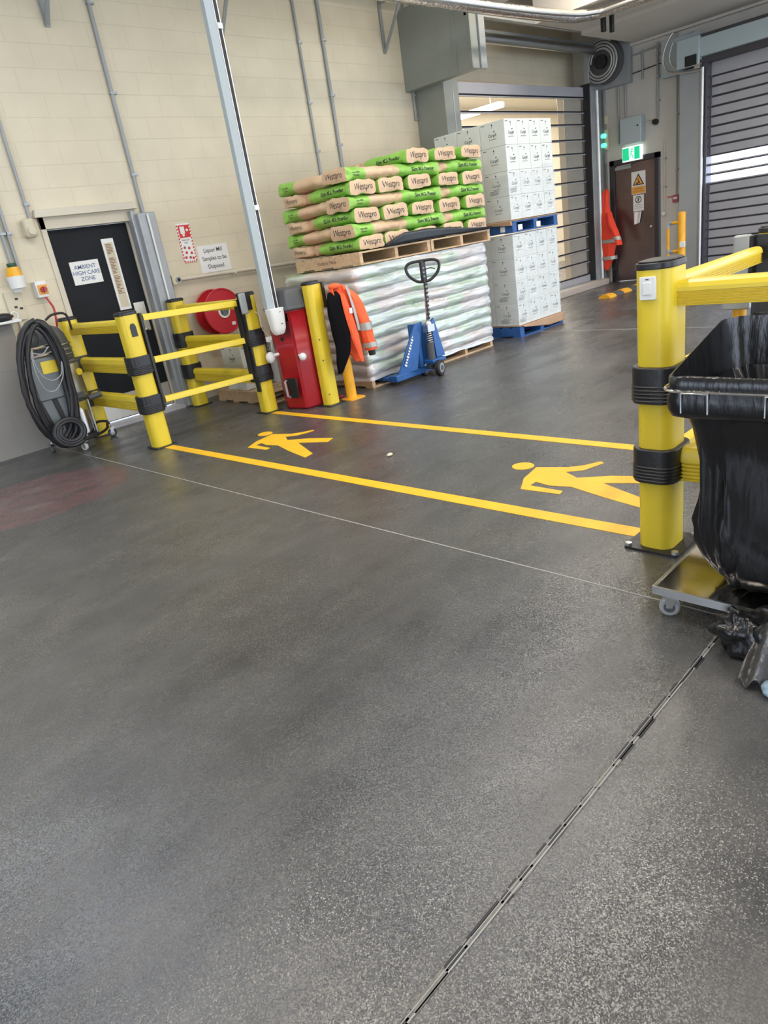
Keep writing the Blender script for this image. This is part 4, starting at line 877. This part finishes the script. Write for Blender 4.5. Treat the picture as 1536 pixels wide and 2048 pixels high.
# stretch wraps
def wrap(name, x0, x1, y0, y1, z0, z1, m, bulge, pitch, label, amp=.01, r=.05, nz_=90, top=None, seed=0, sides=None):
    base = []
    N = 46
    per = []
    for i in range(N): per.append((x0+r+(x1-x0-2*r)*i/N, y0, 0, -1))
    for i in range(5): a = -pi/2+pi/2*i/5; per.append((x1-r+r*cos(a), y0+r+r*sin(a), cos(a), sin(a)))
    for i in range(N//2): per.append((x1, y0+r+(y1-y0-2*r)*i/(N//2), 1, 0))
    for i in range(5): a = pi/2*i/5; per.append((x1-r+r*cos(a), y1-r+r*sin(a), cos(a), sin(a)))
    for i in range(N): per.append((x1-r-(x1-x0-2*r)*i/N, y1, 0, 1))
    for i in range(5): a = pi/2+pi/2*i/5; per.append((x0+r+r*cos(a), y1-r+r*sin(a), cos(a), sin(a)))
    for i in range(N//2): per.append((x0, y1-r-(y1-y0-2*r)*i/(N//2), -1, 0))
    for i in range(5): a = pi+pi/2*i/5; per.append((x0+r+r*cos(a), y0+r+r*sin(a), cos(a), sin(a)))
    rings = []
    for q in range(nz_+1):
        z = z0+(z1-z0)*q/nz_; ring = []
        for i, (x, y, nx, ny) in enumerate(per):
            zt = z
            if top: zt = z0+(top(x, y)-z0)*q/nz_
            ph = (zt-.142)/pitch if pitch else 0
            d = bulge*abs(sin(pi*(ph+.15*nz((x*1.2, y*1.2, 3+seed)))))**.7+amp*mn.noise(Vector((x*3+seed, y*3, zt*14)))+amp*.6*mn.noise(Vector((x*9+seed, y*9, zt*30)))
            ring.append((x+nx*d, y+ny*d, zt+(.02*nz((x*4, y*4, seed+9)) if q in (0,) else 0)))
        rings.append(ring)
    mb = MB(); mb.loft(rings, cap=False); return tag(mb.build(name, m, ang=80), label, 'plastic wrap')
wrap('stretch_wrap', 5.445, 7.86, 5.868, 7.12, .09, PZ-.008, WRAPB, .030, LP, 'cloudy stretch wrap tight around the lower sacks behind the pallet jack', .012)

# ---------------------------------------------------------------- cartons
def carton(wx, wy, h, seed=0, side=0):
    m = MB().box(-wx/2, wx/2, -wy/2, wy/2, 0, h)
    random.seed(seed)
    for (F, w_) in ((lambda x, z: FY(x, -wy/2-.0008, z), wx), (lambda x, z: FX(-wx/2-.0008, -x, z), wy)):
        text_mb(m, 'Cargill', .050, F(0, h*.47), 2, .012)
        lf = [(0, 0), (.018, .012), (.035, .006), (.02, -.004)]
        Mx = F(.012, h*.47+.038); m.add([Mx @ Vector((x, y, 0)) for x, y in lf], [(0,1,2,3)], 1)
        Mx = F(0, h*.31); m.add([Mx @ Vector((x, y, 0)) for x, y in ((-.06,0),(.06,0),(.06,.006),(-.06,.006))], [(0,1,2,3)], 2)
        Mx = F(0, h*.84); m.add([Mx @ Vector((x, y, 0)) for x, y in ((-.003,-.03),(.003,-.03),(.003,.005),(-.003,.005),(-.014,.003),(.014,.003),(0,.026))], [(0,1,2,3),(4,5,6)], 1)
        Mx = F(-w_/2+.05, h*.90); m.add([Mx @ Vector((x, y, 0)) for x, y in ((-.03,0),(.03,0),(.03,.008),(-.03,.008))], [(0,1,2,3)], 2)
        if side:
            for q in range(4): Mx = F(-.03, h*(.25-.045*q)); m.add([Mx @ Vector((x, y, 0)) for x, y in ((-.08,0),(.07-.02*(q%2),0),(.07-.02*(q%2),.006),(-.08,.006))], [(0,1,2,3)], 2)
        if side == 2:
            for q in range(16): Mx = F(-w_/2+.05+q*.0105, h*.06); m.add([Mx @ Vector((x, y, 0)) for x, y in ((0,0),(.003+.004*(q%3==0),0),(.003+.004*(q%3==0),.055),(0,.055))], [(0,1,2,3)], 1)
    return m.build('carton', [CARTON, INK, INKG], origin=(0, 0, 0), smooth=False, bevel=.004)
ctp = [carton(.276, .392, .303), carton(.276, .392, .303, 1, 1), carton(.276, .392, .303, 2, 2)]; usedc = [False]*3
rown = ['bottom', 'second', 'third', 'top']
random.seed(11)
for s, (z0, sn) in enumerate(((.165, 'lower'), (1.57, 'upper'))):
    for r in range(4):
        for i in range(4):
            for j in range(3):
                if i > 0 and j > 0 : continue
                q = random.randrange(3) if i == 0 else 0
                if q == 2 and random.random() < .5: q = 0
                if usedc[q]: o = ctp[q].copy(); C.objects.link(o)
                else: o = ctp[q]; usedc[q] = True
                o.location = (8.39+.14+.2805*i, 5.79+.198+.398*j, z0+r*.3045); o.rotation_euler = (0, 0, random.uniform(-.008, .008))
                where = f'{["at the near left corner", "second from the left on the aisle face", "third from the left on the aisle face", "at the right end of the aisle face"][i]}' if j == 0 else f'{["", "in the middle of the left face", "at the back of the left face"][j]}'
                tag(o, f'white carton, {rown[r]} row of the {sn} stack, {where}', 'box', f'white cartons on the {sn} blue pallet')
wrap('stretch_wrap', 8.378, 9.525, 5.775, 7.0, .20, 1.395, WRAPC, .0, .3, 'shiny clear stretch wrap around the lower stack of white cartons', .007, r=.02, seed=4, nz_=60)
wrap('stretch_wrap', 8.378, 9.525, 5.775, 7.0, 1.58, 2.25, WRAPC, .0, .3, 'shiny stretch wrap around the lower half of the upper white cartons', .007, r=.02, seed=9, nz_=40, top=lambda x, y: 2.13+.10*(x-8.38)/1.1+.03*sin(x*9))
m = MB().grid(20, 6, lambda u, v: (8.41+1.12*u, 5.76-.012*v, .163-.0*v-(.02+.10*min(1, u*1.6))*v*(0 if u < .05 else 1)+.0)).grid(10, 4, lambda u, v: (8.38+1.15*u, 5.76+1.2*v, .155))
tag(m.build('cardboard_sheet', CARD, solid=.006), 'brown cardboard sheet between the floor blue pallet and the cartons', 'cardboard')
m = MB().box(8.36, 9.53, 5.76, 7.0, 1.552, 1.562).hexa([(8.33,5.77,1.50),(8.37,5.77,1.50),(8.37,6.25,1.55),(8.33,6.3,1.54),(8.33,5.77,1.555),(8.37,5.77,1.565),(8.37,6.25,1.565),(8.33,6.3,1.56)])
tag(m.build('cardboard_sheet', CARD, bevel=.002), 'brown cardboard sheet between the lifted blue pallet and the upper cartons', 'cardboard')
# carton pallet behind the gate
pallet('wooden_pallet', 4.56, 6.72, 0, 1.0, 1.1, WOOD, 'pine pallet on the floor behind the barrier and the red bin')
cb = carton(.38, .42, .26, 3, 0); cb.location = (4.80, 7.40, .142); tag(cb, 'white carton on the pallet behind the barrier, bottom left one', 'box', 'cartons behind the barrier')
o = cb.copy(); C.objects.link(o); o.location = (4.81, 7.40, .405); o['label'] = 'white carton stacked on another directly below the red hose reel'
o = cb.copy(); C.objects.link(o); o.location = (5.22, 7.25, .142); o['label'] = 'white carton on the pallet behind the barrier, farther right one'
o = cb.copy(); C.objects.link(o); o.location = (5.23, 7.22, .405); o['label'] = 'white carton stacked behind the white gate arm and red bin'
m = MB().grid(10, 8, lambda u, v: (4.70+.5*u, 7.1+.35*v, .675+.03*sin(u*7+v*3)*(1-v)))
tag(m.build('paper_sheet', PAPER, solid=.002), 'loose white papers lying on the cartons behind the barrier', 'paper')

# ---------------------------------------------------------------- pallet jack
k = thing('pallet_jack', 'blue hand pallet jack with black loop handle parked at the wrapped sacks', 'pallet jack', (6.0, 5.6, 0))
for x in (5.62, 6.24):
    m = MB().box(x, x+.15, 5.62, 6.6, .045, .085); m.build('fork', BLUE, k, bevel=.008)
m = MB().box(5.58, 6.42, 5.58, 5.72, .045, .12); m.build('heel_bar', BLUE, k, bevel=.01)
m = MB().hexa([(5.64,5.60,.11),(5.93,5.56,.11),(5.93,5.59,.11),(5.64,5.63,.11),(5.99,5.56,.64),(6.10,5.55,.64),(6.10,5.58,.64),(5.99,5.59,.64)])
m.box(5.99, 6.05, 5.56, 5.7, .12, .63); m.build('side_plate', BLUE, k, bevel=.008)
m = MB().hexa([(6.20,5.48,.20),(6.36,5.48,.20),(6.36,5.51,.20),(6.20,5.51,.20),(6.19,5.50,.62),(6.25,5.50,.66),(6.25,5.53,.66),(6.19,5.53,.62)])
m.box(6.0, 6.28, 5.60, 5.63, .12, .60); m.build('back_plate', BLUE, k, bevel=.006)
s = MB(); Mt = frame((5.84, 5.568, .36), (.52, 0, .85), (-.85, 0, .52)); [s.add([Mt @ Vector((-.19+q*.034+a, b*(1+.4*(q % 3 == 0)), 0)) for a, b in ((0,-.014),(.022,-.014),(.022,.014),(0,.014))], [(0,1,2,3)], 0) for q in range(11)]; s.build('lettering', PAPER, k, smooth=False)
MB().cyl((6.13, 5.50, .13), (6.13, 5.50, .40), .045, n=20).cyl((6.13, 5.50, .40), (6.13, 5.50, .56), .022, n=14).build('pump', GREYLID, k)
sp = [(6.13+.037*cos(i*.5), 5.50+.037*sin(i*.5), .28+.22*i/110) for i in range(111)]
MB().tube(sp, .0065, 6).build('spring', STEEL, k)
MB().box(6.06, 6.30, 5.42, 5.60, .155, .20).build('turntable', BLUE, k, bevel=.01)
for y in (5.63, 5.41):
    a = Vector((-.25, 1, 0)).normalized(); c = Vector((6.12+.03*(y < 5.5), y, .093))
    wq = MB().cyl(c-a*.028, c+a*.028, .093, n=32); 
    o = wq.build('wheel', DARK, k, bevel=.008); MB().cyl(c-a*.031, c+a*.031, .060, n=24).build('rim', STEEL, o); MB().cyl(c-a*.036, c+a*.036, .028, n=16).build('hub', GREYLID, o)
MB().cyl((6.13, 5.38, .093), (6.13, 5.66, .093), .015, n=10).box(6.1, 6.16, 5.49, 5.54, .09, .16).build('axle', GREYLID, k)
MB().box(6.08, 6.2, 5.46, 5.54, .52, .60).sph((6.14, 5.5, .60), .045, .04, .05, 14).build('knuckle', STEEL, k)
m = MB().cyl((6.14, 5.5, .58), (6.165, 5.49, 1.09), .021, n=16); m.build('tow_bar', mat('dusty_pinkish_steel', (.36, .29, .28), .5, .3), k)
m = MB()
for i in range(9): z = .66+i*.047; m.box(6.118+.0028*i, 6.158+.0028*i, 5.472-.0006*i, 5.485, z, z+.022)
m.box(6.13, 6.15, 5.476, 5.482, .66, 1.05); m.build('chain_marks', DARK, k, smooth=False)
dr = Vector((.78, -.62, 0)); cc = Vector((6.150, 5.487, 1.205))
lp = [(-.155, -.055), (-.075, -.115), (0, -.125), (.075, -.115), (.155, -.055), (.19, .01), (.185, .065), (.13, .095), (0, .10), (-.13, .095), (-.185, .065), (-.19, .01)]
m = MB().tube(smooth_path([cc+dr*a+Vector((0,0,b)) for a, b in lp], 4, closed=True), .017, 10, closed=True)
m.build('loop_handle', BLK, k)
m = MB().loft([[cc+dr*(a*w_)+Vector((b*0, -.0, 0))+dr.cross(Vector((0,0,1)))*(t) + Vector((0,0,z)) for a, t in ((-1,-.018),(1,-.018),(1,.018),(-1,.018))] for z, w_ in ((-.14, .03), (-.05, .042), (.04, .034), (.105, .034))]) if 0 else MB().bar(cc+Vector((0,0,-.14)), cc+Vector((0,0,.10)), .075, .04)
m.build('control_grip', BLK, k, bevel=.012); 
m = MB()
for q in range(3): p = cc+Vector((-.018, -.024, .02-q*.045)); m.sph(p, .014, .012, .012, 10)
m.build('buttons', GREYP, k)
MB().tube(smooth_path([cc+dr*.02+Vector((0,0,.0)), cc+dr*.08+Vector((0,-.01,.012)), cc+dr*.13+Vector((0,-.01,-.008))], 5), .006, 8).build('release_lever', DARK, k)

# ---------------------------------------------------------------- industrial vacuum
k = thing('industrial_vacuum', 'steel industrial vacuum cleaner with grey motor head beside the left wall', 'vacuum cleaner', (2.66, 7.6, 0))
VX, VY = 2.66, 7.62
m = MB().tube([(VX, VY, z) for z in (.14, .16, .50, .52)], [.17, .19, .19, .17], 36); m.build('dust_tank', CHROME, k)
for q in range(8):
    a = q*pi/4; MB().cyl((VX+.205*cos(a), VY+.205*sin(a), .14), (VX+.205*cos(a), VY+.205*sin(a), .5), .008, n=8).build('tie_rod', STEEL, k) if q in (5, 6, 7) else None
MB().tube([(VX, VY, z) for z in (.52, .55, .88, .92, .94)], [.20, .21, .20, .19, .17], 36).build('filter_chamber', STEEL, k)
for z in (.53, .92): MB().tube([(VX+.213*cos(a*pi/18), VY+.213*sin(a*pi/18), z) for a in range(36)], .012, 8, closed=True).build('clamp_ring', GREYLID, k)
MB().tube([(VX, VY, z) for z in (.94, .96, 1.1, 1.2, 1.27, 1.30)], [.18, .19, .18, .16, .12, .05], 32).build('motor_head', GREYLID, k)
for z in (1.0, 1.05, 1.10): MB().tube([(VX+.188*cos(a*pi/18), VY+.188*sin(a*pi/18), z) for a in range(36)], .007, 8, closed=True).build('head_rib', STEEL, k)
MB().box(2.30, 2.58, 7.38, 7.50, .60, 1.02).build('control_panel', VACG, k, bevel=.015)
MB().box(2.42, 2.57, 7.374, 7.38, .86, .98).build('yellow_label', INKO if 0 else YEL, k); MB().cyl((2.80, 7.46, .80), (2.80, 7.452, .80), .035, n=16).build('round_label', YEL, k)
for z in (1.04, 1.12): MB().cyl((2.28, 7.38, z), (2.60, 7.38, z+.005), .012, n=10).build('cross_bar', CHROME, k)
m = MB().hexa([(2.36,7.40,.18),(2.52,7.40,.18),(2.52,7.45,.18),(2.36,7.45,.18),(2.30,7.40,.62),(2.58,7.40,.62),(2.58,7.45,.62),(2.30,7.45,.62)]); m.build('support_leg', VACG, k, bevel=.008)
MB().bar((2.38, 7.39, .2), (2.30, 7.39, .62), .03, .02).bar((2.5, 7.39, .2), (2.45, 7.39, .6), .045, .02).build('strut', DARK, k)
MB().sph((2.40, 7.42, 1.22), .10, .08, .10, 20).build('motor_cover', GREYLID, k)
MB().box(2.60, 2.75, 7.36, 7.46, .55, .60).cyl((2.80, 7.40, .52), (2.92, 7.36, .54), .03, n=14).build('inlet', GREYLID, k)
MB().tube(smooth_path([(2.62, 7.42, 1.36), (2.70, 7.42, 1.40), (2.84, 7.45, 1.38), (2.86, 7.46, 1.22)], 5), .012, 8).build('push_handle', DARK, k)
MB().tube(smooth_path([(2.50, 7.36, .12), (2.70, 7.34, .13), (2.88, 7.42, .15), (2.96, 7.55, .18), (3.02, 7.66, .16)], 6), .014, 10).tube(smooth_path([(2.80, 7.75, .16), (2.93, 7.70, .2), (3.02, 7.66, .18)], 5), .014, 10).build('floor_frame', DARK, k)
MB().cyl((VX, VY, .11), (VX, VY, .14), .2, n=30).build('base_disc', GREYLID, k)
def caster(parent, x, y, r=.045, ax=(0, 1, 0), z=None, m=GREYLID, rim=GREYP):
    a = Vector(ax).normalized(); c = Vector((x, y, r))
    o = MB().cyl(c-a*.014, c+a*.014, r, n=24).build('caster_wheel', m, parent, bevel=.004); MB().cyl(c-a*.016, c+a*.016, r*.55, n=18).build('rim', rim, o)
    f = MB(); s = Vector((a.y, -a.x, 0))
    for q in (-1, 1): f.hexa([c+a*q*.02-s*.012-a*.002, c+a*q*.02+s*.012-a*.002, c+a*q*.02+s*.012+a*.002, c+a*q*.02-s*.012+a*.002, *(c+a*q*.02+s*d+a*e+Vector((.0,0,r+.015))+s*.012 for d, e in ((-.025,-.002), (.02,-.002), (.02,.002), (-.025,.002)))])
    p = c+s*.012; f.box(p.x-.03, p.x+.03, p.y-.03, p.y+.03, 2*r+.012, 2*r+.018); f.cyl((p.x, p.y, 2*r+.018), (p.x, p.y, 2*r+.035), .014, n=10); f.build('caster_fork', STEEL, parent)
caster(k, 2.60, 7.41, .042, (1, .3, 0), m=WHITE); caster(k, 3.03, 7.66, .048, (.4, 1, 0), m=BLK); caster(k, 2.40, 7.80, .042, (1, 0, 0))
# hose, a loose coil hung on the vacuum
random.seed(9)
hp = []; loops = 5
for q in range(loops*24):
    t = q/24; a = 2*pi*t+pi/2; f = q/(loops*24)
    ax_ = .205+.035*sin(t*2.3+1)+.015*sin(t*5); az_ = .60+.03*cos(t*1.7)
    hp.append((2.42+ax_*cos(a)+.035*sin(t*1.9)-.02*(sin(a) < 0)+.05*max(0, sin(a))**2, 7.34-.035*sin(a*1)+.012*(t % 2.5)-.02, .755+az_*sin(a)+.02*sin(t*3)))
o = MB().tube(hp, .0235, 10).build('vacuum_hose', BLK, ang=80); tag(o, 'thick black ribbed vacuum hose hung in long loops on the vacuum', 'hose')
hp = []
for q in range(60):
    a = 2*pi*q/24+2.4; r = .10+.07*q/60
    hp.append((2.45+r*cos(a), 7.245+.018*sin(a), .265+r*.85*sin(a)))
tag(MB().tube(hp, .023, 10).sph(hp[0], .026, .026, .026, 10).build('vacuum_hose', BLK, ang=80), 'small lower spiral of black hose hanging in front near the floor', 'hose')
hp = smooth_path([(2.33, 7.25, 1.10), (2.31, 7.24, .92), (2.34, 7.24, .74), (2.44, 7.24, .70), (2.55, 7.24, .82), (2.58, 7.24, .96), (2.54, 7.24, .84), (2.44, 7.235, .80), (2.35, 7.24, .88), (2.33, 7.24, 1.08), (2.42, 7.24, 1.06), (2.50, 7.24, 1.12)], 5)
tag(MB().tube(hp, .0055, 6).build('power_cable', GREYP), 'thin grey power cable looped over the vacuum panel', 'cable')

# ---------------------------------------------------------------- bin trolley with the liner
k = thing('bin_trolley', 'stainless steel bin trolley with wire ring on small casters, right foreground', 'trolley', (2.66, .74, 0))
MB().box(2.37, 2.93, .42, 1.09, .118, .142).build('base_plate', mat('polished_steel', (.62, .60, .56), .13, 1), k, bevel=.004)
MB().box(2.366, 2.934, .416, .424, .112, .147).box(2.366, 2.934, 1.086, 1.094, .112, .147).box(2.366, 2.374, .424, 1.086, .112, .147).box(2.926, 2.934, .424, 1.086, .112, .147).build('rim', STEEL, k)
caster(k, 2.42, 1.045, .040, (1, .35, 0), m=GREYP, rim=GREYLID); caster(k, 2.42, .47, .040, (1, 0, 0), m=GREYP); caster(k, 2.88, 1.04, .040, (1, 0, 0), m=GREYP); caster(k, 2.88, .47, .040, (1, 0, 0), m=GREYP)
MB().cyl((2.92, .74, .14), (2.92, .74, .97), .014, n=12).build('upright', STEEL, k)
RC = (2.655, .735)
MB().tube([(x, y, .955+.012*(x-2.36)) for x, y in rrect(RC[0], RC[1], .615, .645, .07, 5)], .0052, 8, closed=True).build('ring', CHROME, k)
for y in (.93, .66): MB().tube([(2.343, y-.045+0, .88), (2.340, y-.045, .95), (2.340, y-.02, .952), (2.338, y+.02, .952), (2.340, y+.045, .95), (2.343, y+.045, .88)], .0032, 6).build('wire_clip', STEEL, k)
MB().tube([(2.55, 1.048, .88), (2.55, 1.052, .95), (2.64, 1.052, .95), (2.64, 1.048, .88)], .0032, 6).build('wire_clip', STEEL, k)
def ringpts(z, hx, hy, r, amp, fr, sd, n=144, cx=RC[0], cy=RC[1], dz=None):
    base = rrect(0, 0, 2*hx, 2*hy, r, 35)
    out = []
    for i, (x, y) in enumerate(base):
        th = math.atan2(y, x); q = 1+amp/((hx+hy)/2)*(.6*sin(fr*th+sd)+.5*sin(fr*1.7*th+sd*2+1)+1.2*mn.noise(Vector((cos(th)*3, sin(th)*3, sd*.2+z*2))))
        xx, yy = cx+x*q, cy+y*q
        out.append((xx, yy, z+(dz(xx, yy) if dz else 0)))
    return out
k = thing('bin_liner', 'large black bin liner hanging from the trolley ring in the right foreground', 'bin bag', (2.66, .74, .15))
rise = lambda x, y: .10*sm(2.5, 2.95, x)
rg = [ringpts(.20, .20, .18, .15, .01, 9, 1)]
for z, hx, hy in ((.5, .21, .20), (.8, .25, .25), (.93, .28, .293)): rg.append(ringpts(z, hx, hy, .09, .004, 9, 1))
for z, hx, hy, f in ((.985, .292, .302, .8), (1.005, .297, .306, 1), (1.0, .305, .315, .95), (.965, .303, .316, .3), (.95, .301, .314, .1), (.92, .306, .320, 0), (.885, .304, .318, 0), (.862, .296, .31, 0), (.850, .27, .285, 0)):
    rg.append(ringpts(z, hx, hy, .075, .0045, 13, 2, dz=lambda x, y, f=f: rise(x, y)*f+.006*mn.noise(Vector((x*14, y*14, 0)))*f))
MB().loft(rg, cap=False).build('folded_rim', BAG, k, ang=80)
rg = []
for z, hx, hy, r, am in ((.93, .25, .25, .09, .006), (.86, .235, .225, .09, .010), (.78, .225, .215, .10, .013), (.68, .22, .21, .11, .014), (.55, .225, .215, .12, .014), (.42, .235, .23, .14, .018), (.33, .235, .23, .16, .018), (.26, .23, .22, .17, .012), (.20, .20, .185, .15, .012), (.165, .16, .145, .12, .01), (.15, .10, .09, .07, .006), (.148, .03, .03, .02, 0)):
    rg.append(ringpts(z, hx, hy, r, am*1.7, 19, .4+.6*z, cx=RC[0]-.02, cy=RC[1]-.015))
MB().loft(rg, cap=False).build('bag_body', BAG, k, ang=80)
def crumple(c, rx, ry, rz_, sd, amp=.25, fr=9, n=40):
    m = MB(); cv = Vector(c)
    def fn(p):
        d = p-cv; q = abs(mn.noise(Vector((d.x*fr+sd, d.y*fr, d.z*fr))))*2+abs(mn.noise(Vector((d.x*fr*2.4+sd, d.y*fr*2.4, d.z*fr*2.4))))
        p2 = cv+d*(1+amp*(q-.7)); p2.z = max(p2.z, .004); return tuple(p2)
    return m.sph(c, rx, ry, rz_, n, fn=fn)
k = thing('plastic_film', 'crumpled loose black and grey plastic film trailing on the floor by the trolley', 'plastic film', (2.26, .66, 0))
crumple((2.30, .73, .085), .07, .10, .085, 3, .45, 12).build('black_bundle', BAG, k, ang=80)
crumple((2.31, .60, .12), .06, .09, .10, 7, .45, 12).build('black_bundle', BAG, k, ang=80)
m = MB().grid(24, 16, lambda u, v: (2.285-.19*u+.012*sin(v*9), .60+.13*(v-.5)*(1-.25*u)+.03*u, max(.006, .17*(1-u)**1.3+.028*sin(v*11+u*4)*(1-.3*u)+.03*sin(v*pi))))
m.build('grey_flap', BAGT, k, solid=.002)
crumple((2.10, .565, .022), .035, .03, .02, 5, .35, 14, 24).build('blue_corner', BLUEPL, k, ang=80)
